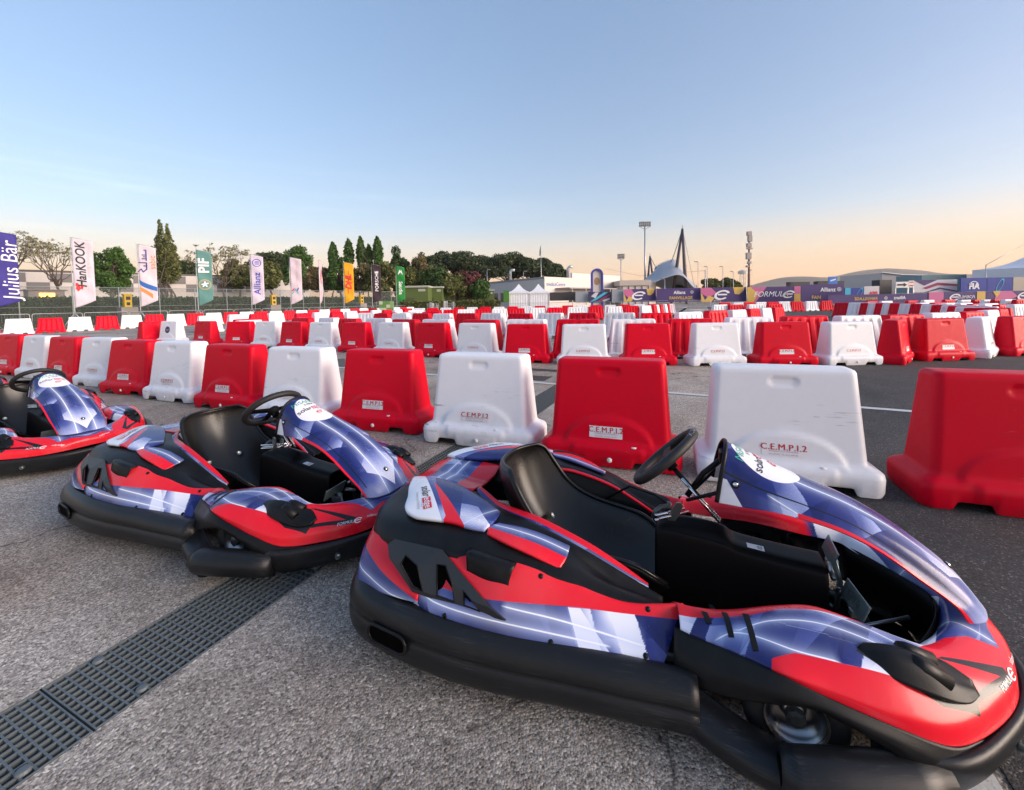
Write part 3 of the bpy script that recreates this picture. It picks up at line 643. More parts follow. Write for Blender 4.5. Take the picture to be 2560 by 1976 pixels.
        bot = [(.06, .520, .175), (.115, .54, .172), (.20, .565, .190), (.29, .585, .222), (.40, .58, .238), (.53, .565, .19), (.66, .53, .11), (.78, .45, .09)]
        mid_ = [(a[0] * .5 + b_[0] * .5, a[1] * .5 + b_[1] * .5 + .012, a[2] * .5 + b_[2] * .5) for a, b_ in zip(top, bot)]
        panel('fender_flank', [top, mid_, bot], 60, 14, M_BLK, K, s, None, hint=(0, 1, .2), thick=.006)
        if s < 0 or True:
            for x0, l0 in ((.148, .030), (.205, .052), (.262, .074)):      # three black cooling slots
                m = MB()
                pa = []
                for q in np.linspace(0, 1, 6):
                    wv = .40 + .012 + q * l0 * 1.6; hit = SURF['fen%d' % s].ray_cast(Vector((x0 + q * .012, wv * s, .6)), Vector((0, 0, -1)))
                    pa.append(hit[0] + Vector((0, 0, .0025)) if hit[0] else Vector((x0, wv * s, .32)))
                for q0, q1 in zip(pa[:-1], pa[1:]): m.add([q0 + Vector((-.008, 0, 0)), q0 + Vector((.008, 0, 0)), q1 + Vector((.008, 0, 0)), q1 + Vector((-.008, 0, 0))], [(0, 1, 2, 3) if s < 0 else (3, 2, 1, 0)])
                o = m.build('cooling_slot', M_BLK, K); md = o.modifiers.new('thick', 'SOLIDIFY'); md.thickness = .006; md.offset = 1
        # ---- twin-pipe vent pod on the fender
        V0 = [(.52, .452, .312), (.60, .482, .300), (.69, .475, .276), (.76, .445, .258), (.80, .405, .258)]
        V1 = [(.53, .440, .335), (.60, .455, .338), (.68, .445, .322), (.74, .425, .285), (.80, .395, .262)]
        V2 = [(.55, .420, .340), (.61, .415, .345), (.68, .405, .330), (.74, .398, .290), (.80, .385, .264)]
        V3 = [(.57, .405, .332), (.62, .385, .322), (.70, .362, .306), (.75, .355, .294), (.80, .372, .272)]
        panel('vent_pod', [V0, V1, V2, V3], 30, 22, M_BLK, K, s, thick=.01, key='vent%d' % s)
        m = MB()
        for (a, b_) in (((.655, .385, .318), (.715, .372, .298)), ((.665, .432, .318), (.725, .428, .290))):
            a = Vector((a[0], a[1] * s, a[2])); b_ = Vector((b_[0], b_[1] * s, b_[2])); m.tube([a - (b_ - a) * .3, a, b_], [.018, .023, .022], 14)
        m.build('vent_pipe', M_BLK, K, True)
        m = MB()
        for b_ in ((.7155, .372, .298), (.7255, .428, .290)):
            d = Vector((.06, -.008 * s, -.024)).normalized(); c = Vector((b_[0], b_[1] * s, b_[2])) + d * .001; Mq = frame(c, (0, 1, 0), Vector((0, 1, 0)).cross(-d)); m.lathe([(.0, .0), (.016, .0)], 14, Mq)
        m.build('pipe_mouth', MATS['void_black'], K)
        # ---- corner roller and strut in front of the side bumper
        m = MB(); pt = [(.315, .640, .108), (.345, .642, .108), (.45, .606, .105), (.60, .552, .102), (.68, .520, .10)]
        m.tube([(a, b_ * s, c) for a, b_, c in pt], [.050, .058, .060, .058, .052], 18); m.build('corner_bumper', M_BUMP, K, True)
        m = MB(); m.tube([(.312, .641 * s, .108), (.330, .6405 * s, .108)], .030, 16); m.build('roller_bore', MATS['void_black'], K)
        Z0 = [(.02, .53, .125), (.10, .565, .103), (.22, .603, .078), (.35, .632, .066)]; 
        sweep('bumper_strut', Z0, [(-.07, -.04), (.0, -.045), (.03, -.02), (.026, .02), (-.01, .042), (-.07, .04)], M_BUMP, K, s, None, 16, 20)
        # ---- front wheel and rear wheel
        for wx, wc, rr, hw_ in ((.375, .452, .132, .062), (-.66, .50, .14, .09)):
            wh = empty('wheel', (wx, wc * s, rr + .002), 0, K); Mw = Matrix.Rotation(R(-90 * s), 4, 'X')
            m = MB(); m.lathe([(rr * .54, -hw_ * .85), (rr * .8, -hw_), (rr * .95, -hw_ * .86), (rr, -hw_ * .5), (rr, hw_ * .5), (rr * .95, hw_ * .86), (rr * .8, hw_), (rr * .54, hw_ * .85)], 36, Mw); m.build('tyre', M_TYRE, wh, True)
            m = MB(); m.lathe([(rr * .60, hw_ * .95), (rr * .56, hw_ * .93), (rr * .52, hw_ * .6), (rr * .28, hw_ * .2), (rr * .22, hw_ * .25), (rr * .2, hw_ * .6), (.0, hw_ * .62)], 28, Mw); m.build('rim', M_RIM, wh, True)
            m = MB(); m.lathe([(rr * .2, hw_ * .62), (rr * .19, hw_ * .9), (rr * .1, hw_ * .95), (0, hw_ * .95)], 8, Mw); m.build('hub_nut', M_DKST, wh)
        for bx, bw, bz in ((.608, .566, .108), (.90, .345, .105)):
            m = MB(); d = Vector((.45 if bx < .7 else .7, .9 * s if bx < .7 else .7 * s, 0)).normalized(); Mq = frame(Vector((bx, bw * s, bz)) + d * .012, (0, 0, 1), Vector((0, 0, 1)).cross(-d) * -1); m.lathe([(.013, -.02), (.013, .003), (.010, .006), (0, .006)], 12, Mq); m.build('bolt', M_STEEL, K, True)
    # ---- front bumper round the nose
    path = [(.545, -.50, 0), (.60, -.535, 0), (.68, -.530, 0), (.745, -.500, 0), (.835, -.42, 0), (.955, -.28, 0), (1.03, -.15, 0), (1.055, 0, 0), (1.03, .15, 0), (.955, .28, 0), (.835, .42, 0), (.745, .5, 0), (.68, .53, 0), (.60, .535, 0), (.545, .5, 0)]
    sec = [(-.085, .05), (-.07, .035), (-.045, .038), (-.018, .06), (.0, .10), (.008, .15), (.0, .166), (-.012, .168), (-.024, .158), (-.05, .11)]
    sweep('front_bumper', path, sec, M_BUMP, K, 1, None, 100, 30)
    # ---- front cowl
    c0 = [(.243, 0, .735), (.30, 0, .708), (.37, 0, .676), (.50, 0, .624), (.617, 0, .580), (.73, 0, .523), (.837, 0, .447), (.92, 0, .378), (.985, 0, .295)]
    c1 = [(.240, .045, .727), (.30, .050, .700), (.37, .055, .668), (.50, .058, .617), (.617, .060, .573), (.73, .060, .516), (.837, .062, .441), (.92, .064, .371), (.978, .06, .292)]
    c2 = [(.232, .088, .695), (.29, .098, .668), (.36, .106, .637), (.50, .112, .592), (.617, .116, .552), (.73, .118, .494), (.83, .12, .424), (.91, .122, .352), (.955, .115, .292)]
    c3 = [(.218, .112, .628), (.28, .122, .610), (.36, .132, .592), (.48, .138, .568), (.60, .142, .532), (.71, .145, .470), (.80, .147, .408), (.885, .147, .340), (.925, .14, .292)]
    c4 = [(.205, .124, .543), (.285, .139, .546), (.38, .150, .549), (.465, .156, .541), (.573, .162, .520), (.674, .167, .478), (.772, .167, .410), (.86, .162, .345), (.895, .155, .295)]
    def f_cowl(x, wv, z, T, a):
        wht = np.maximum(.088 - np.hypot((x - .372) * .78, wv * .92), sdpoly(x, z, [(.18, .5), (.18, .64), (.235, .63), (.29, .535)]))
        red = np.minimum((T - 3.55) * .035, (x - .45) * .3)
        s1 = wv - ylin(x, [(.44, .055), (.6, .052), (.8, .055), (1, .06)])
        s2 = z - ylin(x, [(.36, .60), (.47, .545)])
        blk = .0028 - np.abs(T - 2.62) * .05; blk = np.where(x > .90, -1, blk)
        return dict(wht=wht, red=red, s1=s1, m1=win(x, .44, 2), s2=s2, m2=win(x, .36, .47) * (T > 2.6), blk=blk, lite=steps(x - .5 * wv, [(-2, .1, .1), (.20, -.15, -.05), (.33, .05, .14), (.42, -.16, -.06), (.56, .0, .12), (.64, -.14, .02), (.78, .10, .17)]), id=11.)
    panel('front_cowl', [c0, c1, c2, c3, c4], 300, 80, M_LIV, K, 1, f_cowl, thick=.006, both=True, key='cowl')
    # dark rolled edge at the cowl's rear
    rim = [(c[0][0] - .004, c[0][1], c[0][2] + .002) for c in (c0, c1, c2, c3, c4)]; rim = [(a, -b_, c) for a, b_, c in rim[:0:-1]] + rim
    m = MB(); m.tube([tuple(p) for p in spline(rim, 40)], .008, 8); m.build('cowl_edge', M_BLK, K, True)
    for x, y, z, nv in ((.912, 0, .397, (.6, 0, .8)), (.262, -.118, .618, (0, -1, .2)), (.262, .118, .618, (0, 1, .2))):
        nv = Vector(nv).normalized(); hit = SURF['cowl'].ray_cast(Vector((x, y, z)) + nv * .1, -nv, .3); p = hit[0] or Vector((x, y, z)); Mq = frame(p, nv.cross(Vector((.1, .3, .2))), nv.cross(nv.cross(Vector((.1, .3, .2)))))
        if (Mq.to_3x3() @ Vector((0, 0, 1))).dot(nv) < 0: Mq = frame(p, nv.cross(Vector((.1, .3, .2))), -nv.cross(nv.cross(Vector((.1, .3, .2)))))
        m = MB(); m.lathe([(.014, -.004), (.014, .003), (.009, .005), (.0085, .005)], 16, Mq); b0 = m.build('cowl_bolt', M_BLK, K, True)
        m = MB(); m.lathe([(.0085, .0052), (.006, .0075), (0, .0078)], 12, Mq); m.build('bolt_head', M_CHROME, b0, True)
    # nose under-deck, dark inner wall
    panel('nose_wall', [[(.70, .30, .26), (.80, .16, .26), (.86, .05, .262), (.872, 0, .262)], [(.72, .30, .06), (.83, .16, .06), (.88, .05, .06), (.89, 0, .06)]], 20, 4, M_CPT, K, 1, hint=(-1, 0, 0))
    panel('nose_wall', [[(.70, .30, .26), (.80, .16, .26), (.86, .05, .262), (.872, 0, .262)], [(.72, .30, .06), (.83, .16, .06), (.88, .05, .06), (.89, 0, .06)]], 20, 4, M_CPT, K, -1, hint=(-1, 0, 0))
    # ---- floor tray, chassis rails, axle
    m = MB(); m.prism([(-.32, -.30), (.10, -.37), (.62, -.34), (.86, -.14), (.86, .14), (.62, .34), (.10, .37), (-.32, .30)], Matrix.Translation((0, 0, .045)), .006); m.build('floor_tray', M_CPT, K)
    m = MB()
    for s in (-1, 1): m.tube([(-1.05, .26 * s, .11), (-.5, .26 * s, .11), (-.1, .34 * s, .075), (.30, .34 * s, .075), (.62, .24 * s, .075), (.82, .15 * s, .08)], .015, 10)
    m.tube([(.72, -.2, .08), (.72, .2, .08)], .014, 10); m.tube([(-.1, -.34, .075), (-.1, .34, .075)], .014, 10)
    m.build('chassis_frame', M_DKST, K, True)
    m = MB(); m.tube([(-.66, -.5, .142), (-.66, .5, .142)], .022, 12); m.tube([(.375, -.42, .132), (.375, .42, .132)], .012, 8); m.build('axle', M_DKST, K, True)
    m = MB()
    for s in (-1, 1): m.tube([(.14, .02 * s, .12), (.33, .36 * s, .13)], .0075, 8); m.tube([(.62, .10 * s, .10), (.45, .30 * s, .15)], .006, 8)
    m.tube([(.60, -.11, .16), (.80, -.03, .20)], .006, 8); m.tube([(.60, -.13, .13), (.44, -.30, .11)], .008, 8)
    m.build('tie_rod', M_STEEL, K, True)
    # ---- rear deck between the pods
    R0 = [(-1.16, 0, .425), (-1.06, 0, .445), (-.95, 0, .44), (-.80, 0, .425)]; R1 = [(-1.16, .09, .43), (-1.06, .09, .452), (-.95, .085, .452), (-.79, .07, .44)]; R2 = [(-1.155, .16, .433), (-1.07, .165, .455), (-.95, .165, .455), (-.80, .15, .452)]
    def f_rd(x, wv, z, T, a): return dict(red=np.maximum((x + .90) * .8, (-1.085 - x) * .8), s1=x + .97, m1=1., s2=x + 1.02, m2=1., lite=.1, id=13.)
    panel('rear_deck', [R0, R1, R2], 30, 12, M_LIV, K, 1, f_rd, both=True, thick=.01)
    # ---- seat
    rows = [((-.690, 0, .572), (-.600, .170, .578)), ((-.695, 0, .55), (-.572, .200, .552)), ((-.675, 0, .46), (-.525, .214, .480)), ((-.635, 0, .36), (-.468, .217, .405)), ((-.575, 0, .26), (-.405, .217, .358)), ((-.49, 0, .16), (-.33, .213, .330)), ((-.38, 0, .095), (-.25, .208, .315)), ((-.25, 0, .070), (-.17, .20, .305)), ((-.11, 0, .075), (-.09, .19, .290)), ((-.02, 0, .105), (-.02, .172, .25)), ((.03, 0, .15), (.025, .13, .20))]
    nu = 41; CC = spline([r[0] for r in rows], 50); RR = spline([r[1] for r in rows], 50); V = []
    for c, r_ in zip(CC, RR):
        for v in np.linspace(-1, 1, nu):
            a = abs(v); bl = a ** 2.3; y = r_[1] * math.copysign(min(1, a * 1.06) ** .9, v); p = c * (1 - bl) + r_ * bl
            if a > .93: p = p + np.array([0, 0, -.9 * (a - .93) ** 2 / .07 * .02]); y = r_[1] * math.copysign(1 + (a - .93) * .9, v)
            V.append((p[0], y, p[2]))
    F = grid_faces(nu, 50); o = mesh_obj('seat', V, F, M_SEAT, K, True)
    if sum(p.normal.z for p in o.data.polygons) < 0: o.data.flip_normals()
    md = o.modifiers.new('thick', 'SOLIDIFY'); md.thickness = .012; md.offset = -1
    m = MB(); ed = [V[i * nu] for i in range(49, -1, -1)] + V[1:nu - 1] + [V[i * nu + nu - 1] for i in range(50)]
    m.tube(ed, .009, 8); m.build('seat_lip', M_SEAT, o, True)
    for y in (-.1, .1):
        for q in ((-.50, .262), (-.12, .093)): 
            m = MB(); m.lathe([(.016, 0), (.016, .003), (.008, .006), (0, .006)], 12, frame((q[0], y, q[1] + .004), (0, 1, 0), (.5, 0, -.86) if q[0] < -.3 else (-1, 0, 0))); m.build('seat_bolt', M_STEEL, o, True)
    # ---- centre console
    Tp = [(-.02, .0, .372), (.0, .0, .386), (.12, .0, .382), (.232, .0, .370), (.27, .0, .356), (.38, .0, .342), (.49, .0, .334), (.56, .0, .330)]
    K0 = [(a, 0, c + (.03 if .1 < a < .25 else .004)) for a, _, c in Tp]
    K1 = [(a, .045, c + (.012 if .1 < a < .25 else .003)) for a, _, c in Tp]
    K2 = [(a, .066, c - .006) for a, _, c in Tp]; K3 = [(a, .078, c - .03) for a, _, c in Tp]; K4 = [(a, .09, .20) for a, _, c in Tp]; K5 = [(a, .10, .05) for a, _, c in Tp]
    panel('console', [K0, K1, K2, K3, K4, K5], 50, 26, M_CPT, K, 1, both=True, thick=.004, key='con')
    m = MB(); m.prism([(-.10, .05), (.10, .05), (.09, .20), (.078, .345), (.066, .372), (0, .378), (-.066, .372), (-.078, .345), (-.09, .20)], frame((-.0195, 0, 0), (0, 1, 0), (0, 0, 1)), .004); m.build('console_back', M_CPT, K)
    m = MB(); m.tube([(.40, -.11, .055), (.40, -.112, .13), (.42, -.112, .155), (.47, -.112, .155), (.50, -.112, .12), (.51, -.112, .055)], .012, 10); m.build('heel_stop', M_BLK, K, True)
    decal('sticker', rect_geo(.058, .034, 5, 4), 'con', (.355, -.028, .5), (1, 0, -.1), (0, 1, 0), M_WHT, K)
    decal('sticker_print', text_geo('02', .022, bold=.01), 'con', (.355, -.028, .5), (0, 1, 0), (-1, 0, 0), M_INK, K, .0024)
    # ---- steering: column, hub, wheel
    st = empty('steering_wheel', (.012, 0, .648), 0, K); n = Vector((-.68, .10, .72)).normalized(); ay = Vector((0, 1, 0)); ax = ay.cross(n).normalized(); ay = n.cross(ax)
    ring = []
    for q in np.linspace(0, 2 * math.pi, 49)[:-1]:
        c, s_ = math.cos(q), math.sin(q); rr = .158 * (1 - .10 * max(0, -c) ** 3) ; ring.append(ax * c * rr * .97 + ay * s_ * rr * 1.03 + n * (.012 * c * 0))
    m = MB(); m.tube(ring, .0185, 12, closed=True); m.build('rim', M_GRIP, st, True)
    m = MB()
    for q in (90, 270, 180):
        c, s_ = math.cos(R(q)), math.sin(R(q)); d = ax * c + ay * s_; e_ = ax * -s_ + ay * c
        m.add([d * .02 + e_ * .022 - n * .012, d * .02 - e_ * .022 - n * .012, d * .146 - e_ * .017, d * .146 + e_ * .017, d * .02 + e_ * .022 - n * .006, d * .02 - e_ * .022 - n * .006, d * .146 - e_ * .017 + n * .006, d * .146 + e_ * .017 + n * .006], [(3, 2, 1, 0), (4, 5, 6, 7), (0, 1, 5, 4), (1, 2, 6, 5), (2, 3, 7, 6), (3, 0, 4, 7)])
    m.build('spokes', M_BLK, st)
    m = MB(); m.lathe([(0, .004), (.03, .002), (.036, -.008), (.036, -.02), (.022, -.03), (.022, -.055), (0, -.055)], 18, frame((0, 0, 0), ay, n.cross(ay))); m.build('hub', M_BLK, st, True)
    # lettering round the top of the rim
    tv, tf = text_geo('EPAROLIN', .026, bold=.006, space=1.1); V = []
    for a, c in tv:
        q = -a / .158; d = ax * math.cos(q) + ay * math.sin(q); phi = (c / .0185) + .9; V.append(d * (.154 + .0195 * math.cos(phi)) + n * .0195 * math.sin(phi))
    mesh_obj('rim_lettering', V, tf, M_INKS, st, False)
    m = MB(); base = Vector((.012, 0, .648)); m.tube([base - n * .04, base - n * .19], .010, 10); m.build('steering_column', M_BLK, K, True)
    m = MB(); m.tube([base - n * .10 + ay * .012, base - n * .30 + ay * .016], .0065, 8); m.tube([base - n * .10 - ay * .012, base - n * .30 - ay * .016], .0065, 8); m.build('support_stay', M_CHROME, K, True)
    m = MB(); m.tube([(.10, 0, .50), (.16, 0, .60), (.235, 0, .675)], .011, 10); m.tube([(.10, -.02, .49), (.205, -.11, .575)], .007, 8); m.tube([(.10, .02, .49), (.205, .11, .575)], .007, 8); m.build('cowl_stay', M_BLK, K, True)
    m = MB(); m.box(.215, .245, -.03, .03, .655, .70); bevel(m.build('stay_bracket', M_BLK, K), .006)
    m = MB(); Mb = frame((.055, -.035, .435), (.35, -.25, .9), (1, 0, -.3)); m.prism([(-.05, -.012), (.0, -.018), (.05, -.013), (.058, 0), (.05, .013), (0, .018), (-.05, .012)], Mb, .006); bevel(m.build('clamp_plate', M_STEEL, K), .002)
    m = MB()
    for q, z in ((-.05, .41), (-.05, .43), (.03, .42)): m.tube([(-.01 + q * .2, -.07, z), (.10 + q * .2, .05, z - .01)], .005, 8)
    m.build('clamp_bolt', M_CHROME, K, True)
    m = MB(); m.tube([(-.03, -.035, .40), (-.02, -.03, .43), (.0, -.02, .445), (.03, -.01, .45)], .009, 8); m.tube([(.02, .04, .40), (.03, .04, .44)], .012, 8); m.build('bracket', M_DKST, K, True)
    m = MB(); m.tube([(-.30, .235, .30), (-.15, .2, .42), (-.03, .1, .44), (.02, .03, .44)], .0065, 6); m.build('cable', M_BLK, K, True)
    # ---- pedals
    for s, yc, zc, rot in ((-1, -.10, .265, .10), (1, .17, .285, -.05)):
        p = empty('pedal', (.625, yc, zc), rot, K)
        m = MB(); Mp = frame((0, 0, 0), (0, 1, 0), (.35, 0, .94)); m.prism([(-.078, -.032), (.078, -.032), (.078, .032), (-.078, .032)], Mp, .006); bevel(m.build('plate', M_PED, p), .003)
        v_, f_ = text_geo('OTK', .042, bold=.012); V = [Mp @ Vector((-a, c, -.0015)) for a, c in v_]; mesh_obj('plate_lettering', V, f_, M_STEEL, p, False)
        m = MB(); m.tube([(.01, -.02 * s, -.02), (.03, -.03 * s, -.10), (.02, -.03 * s, -.21)], .010, 8); m.build('lever', M_PED, p, True)
        m = MB(); m.box(-.012, .03, -.012, .012, -.06, -.035); m.box(-.005, .02, .02, .04, -.05, -.03); bevel(m.build('hinge', M_STEEL, p), .002)
    m = MB(); m.tube([(.60, .02, .255), (.605, .10, .27)], .009, 8); m.tube([(.615, -.01, .23), (.62, .05, .20)], .012, 8); m.build('pedal_spring', M_STEEL, K, True)
    # ---- sponsor lettering
    for s in (-1, 1):
        O = (-.93, .328 * s, .6); ex = (.61, -.79, 0) if s < 0 else (-.61, -.79, 0); ey = Vector((0, 0, 1)).cross(Vector(ex))
        d = Vector(ex).normalized(); e_ = Vector(ey).normalized()
        decal('lettering', text_geo('solar', .050, bold=.008, align='RIGHT'), 'wp%d' % s, Vector(O) + d * .018, ex, ey, M_INK, K)
        decal('red_plate', rect_geo(.082, .034), 'wp%d' % s, Vector(O) + d * .064 - e_ * .002, ex, ey, M_INKR, K)
        decal('lettering', text_geo('edge', .041, bold=.008), 'wp%d' % s, Vector(O) + d * .064, ex, ey, M_WHT, K, .0024)
        decal('lettering', text_geo('Powering e-Mobility', .016), 'wp%d' % s, Vector(O) + d * .03 - e_ * .036, ex, ey, M_INKS, K)
    ex, ey = (0, 1, 0), (-.87, 0, .42); e_ = Vector(ey).normalized(); O = Vector((.372, 0, .74)) + Vector((-.036, 0, .018))
    decal('lettering', text_geo('MiSANO', .042, shear=.15), 'cowl', O + e_ * .024, ex, ey, M_INKG, K)
    decal('lettering', text_geo('E-PRIX', .021, bold=.010), 'cowl', O + e_ * -.006 + Vector((0, .012, 0)), ex, ey, M_INK, K)
    decal('lettering', text_geo('solar', .044, bold=.006, align='RIGHT'), 'cowl', O - e_ * .045, ex, ey, M_INK, K)
    decal('red_plate', rect_geo(.068, .027), 'cowl', O - e_ * .046 + Vector((0, .039, 0)), ex, ey, M_INKR, K)
    decal('lettering', text_geo('edge', .034, bold=.008), 'cowl', O - e_ * .045 + Vector((0, .039, 0)), ex, ey, M_WHT, K, .0024)
    decal('lettering', text_geo('e-mobility', .012), 'cowl', O - e_ * .068 + Vector((0, .045, 0)), ex, ey, M_INKS, K)
    decal('logo', E_LOGO(.036), 'cowl', O - e_ * .098 + Vector((0, .018, 0)), ex, ey, M_INKR, K)
    # nose lettering strip (both halves of the front edge)
    for s, items in ((-1, ((.905, .300, 'FORMULA', .019, 1), (.975, .185, 'solaredge', .018, 0))), (1, ((.985, .10, 'FORMULA', .018, 0),))):
        for x, w_, tx, sz, lg in items:
            ex = Vector((.62, .78, .0)).normalized() if s < 0 else Vector((-.45, .9, 0)).normalized(); ey = Vector((0, 0, 1)).cross(ex).normalized() * 1
            nrm = Vector((.62, .55 * s, .75)); ey = nrm.normalized().cross(ex)
            decal('lettering', text_geo(tx, sz, shear=.25), 'fen%d' % s, (x + .01, w_ * s, .24), ex, ey, M_WHT, K)
            if lg: decal('logo', E_LOGO(.030), 'fen%d' % s, Vector((x + .01, w_ * s, .24)) + ex * .056, ex, ey, M_WHT, K)
    return K
KART = build_kart()
KART.location = (.606, 1.734, 0); KART.rotation_euler = (0, 0, R(-22.14))
tag(KART, 'nearest and largest kart, its nose cut by the right picture edge', 'kart', 'karts parked side by side')
for loc, rz, lab in (((-1.539, 2.682, 0), R(-24.14), 'middle kart with its nose over the drain grating, between two other karts'),
                     ((-4.413, 3.928, 0), R(-26.6), 'third kart from the right, seen nose on, cut by the left picture edge'),
                     ((-6.62, 4.98, 0), R(-25.0), 'farthest kart, only a sliver showing behind the left kart at the picture edge')):
    k = copy_tree(KART); k.location = loc; k.rotation_euler = (0, 0, rz); k['label'] = lab
# ------------------------------------------------------------------ water-filled plastic barriers
def barrier_fn(base, dirt):
    def fn(t, b):
        p = t.coord(); rnd = t.objrand()
        off = t.node('ShaderNodeVectorMath', operation='ADD'); t.link(p, off.inputs[0]); t.link(t.comb(t.math('MULTIPLY', rnd, 17.0), t.math('MULTIPLY', rnd, 9.0), 0.0), off.inputs[1]); p2 = off.outputs[0]
        n = t.noise(p2, 2.2, 5, .6); f = t.noise(p2, 14, 4, .65); z = t.xyz(p)[2]
        hsv = t.node('ShaderNodeHueSaturation'); hsv.inputs['Color'].default_value = (*base, 1); t.link(t.math('MULTIPLY_ADD', rnd, .16, .9), hsv.inputs['Value'])
        low = t.ramp(z, [(.0, .55), (.10, .15), (.35, 0.0)])
        k = t.math('MULTIPLY', t.ramp(f, [(.42, 0.0), (.8, 1.0)]), t.math('ADD', t.math('MULTIPLY', low, .8), .05))
        c = t.mix(k, hsv.outputs[0], dirt)
        sc = t.noise(t.coord(scale=(1, 1, 9)), 9, 3, .7); c = t.mix(t.math('MULTIPLY', t.ramp(sc, [(.66, 0.0), (.74, .35)]), t.ramp(n, [(.45, 0.0), (.6, 1.0)])), c, tuple(min(1, x * .6 + .22) for x in base))
        tm = t.noise(t.coord(scale=(.7, .7, 7)), 5, 4, .7); c = t.mix(t.math('MULTIPLY', t.math('MULTIPLY', t.ramp(tm, [(.60, 0.0), (.68, .6)]), t.ramp(t.noise(p2, 1.6, 2, .5), [(.52, 0.0), (.62, 1.0)])), t.ramp(z, [(.08, 0.0), (.12, 1.0), (.5, .7), (.62, 0.0)])), c, (.05, .045, .045))
        t.link(c, b.inputs['Base Color']); t.link(t.math('MULTIPLY_ADD', f, .25, .30), b.inputs['Roughness'])
        t.bump(b, t.math('ADD', t.noise(p2, 5, 2, .5), t.math('MULTIPLY', t.noise(p2, 140, 2, .5), .04)), .006, .35)
    return fn
M_BR = mat('barrier_red', (.62, .006, .018), .4, spec=.15, fn=barrier_fn((.74, .0, .020), (.30, .03, .035)))
M_BW = mat('barrier_white', (.86, .87, .90), .4, spec=.4, fn=barrier_fn((.90, .905, .93), (.36, .33, .30)))
def sm(a, b_, x): t = np.clip((x - a) / (b_ - a), 0, 1); return t * t * (3 - 2 * t)
def ring_pts(Lh, Dh, r, nl, nd, nc):
    """rounded rectangle, counter-clockwise from the front left"""
    r = min(r, Dh * .95); out = []
    xs = np.linspace(-(Lh - r), Lh - r, nl); ys = np.linspace(-(Dh - r), Dh - r, nd)
    for x in xs: out.append((x, -Dh, 0))
    for a in np.linspace(-90, 0, nc + 2)[1:-1]: out.append((Lh - r + r * math.cos(R(a)), -Dh + r + r * math.sin(R(a)), 1))
    for y in ys: out.append((Lh, y, 1))
    for a in np.linspace(0, 90, nc + 2)[1:-1]: out.append((Lh - r + r * math.cos(R(a)), Dh - r + r * math.sin(R(a)), 1))
    for x in xs[::-1]: out.append((x, Dh, 2))
    for a in np.linspace(90, 180, nc + 2)[1:-1]: out.append((-Lh + r + r * math.cos(R(a)), Dh - r + r * math.sin(R(a)), 1))
    for y in ys[::-1]: out.append((-Lh, y, 1))
    for a in np.linspace(180, 270, nc + 2)[1:-1]: out.append((-Lh + r + r * math.cos(R(a)), -Dh + r + r * math.sin(R(a)), 1))
    return np.array(out)
def smooth_barrier(H=.81):
    rows = [(.0, .595, .235, .07), (.03, .605, .245, .07), (.115, .608, .248, .07), (.145, .602, .243, .07), (.160, .585, .232, .07), (.172, .556, .216, .06), (.185, .528, .197, .055), (.20, .518, .191, .05)]
    for z in np.linspace(.215, .39, 10): k = (z - .20) / (.78 - .20); rows.append((z, .517 - .042 * k, .190 - .070 * k, .05))
    for z in list(np.linspace(.43, .64, 5)) + list(np.linspace(.66, .765, 8)): k = (z - .20) / (.78 - .20); rows.append((z, .517 - .042 * k, .190 - .070 * k, .05))
    rows += [(.785, .474, .118, .05), (.798, .466, .110, .045), (.807, .450, .096, .04), (.81, .42, .066, .03)]
    V = []; nl, nd, nc = 54, 6, 4
    for i, (z, Lh, Dh, r) in enumerate(rows):
        P = ring_pts(Lh, Dh, r, nl, nd, nc)
        for x, y, sd in P:
            zz, yy, xx = z, y, x
            if z < .05 and sd != 1:                       # forklift notches in the base
                nt_ = sm(.20, .235, abs(x)) * (1 - sm(.40, .435, abs(x))); zz = z + (.052 - z * .5) * nt_ * (1 if z < .02 else .9)
            if sd != 1 and y != 0:
                sgn = -1 if y < 0 else 1
                ht = .375 * math.sqrt(max(0, 1 - (x / .37) ** 2)) if abs(x) < .37 else 0     # arched boss at the foot
                top_ = .17 + ht * .53
                if .165 < z < top_ + .02 and ht > 0: yy += sgn * .016 * (1 - float(sm(top_ - .015, top_ + .015, z))) * float(sm(0, .08, ht))
                d = max(0, abs(x) - .065); e_ = math.hypot(d, (z - .715)); yy -= sgn * .011 * (1 - float(sm(.022, .034, e_)))     # hand recess
                if .05 < z < .165: st = float(sm(.30, .27, abs(x))) if False else (1 - float(sm(.29, .32, abs(x)))); yy += sgn * .012 * st
            V.append((xx * .895, yy, zz))
    k = len(P); F = grid_faces(k, len(rows), True); F.append(tuple(range((len(rows) - 1) * k, len(rows) * k)))
    return V, F
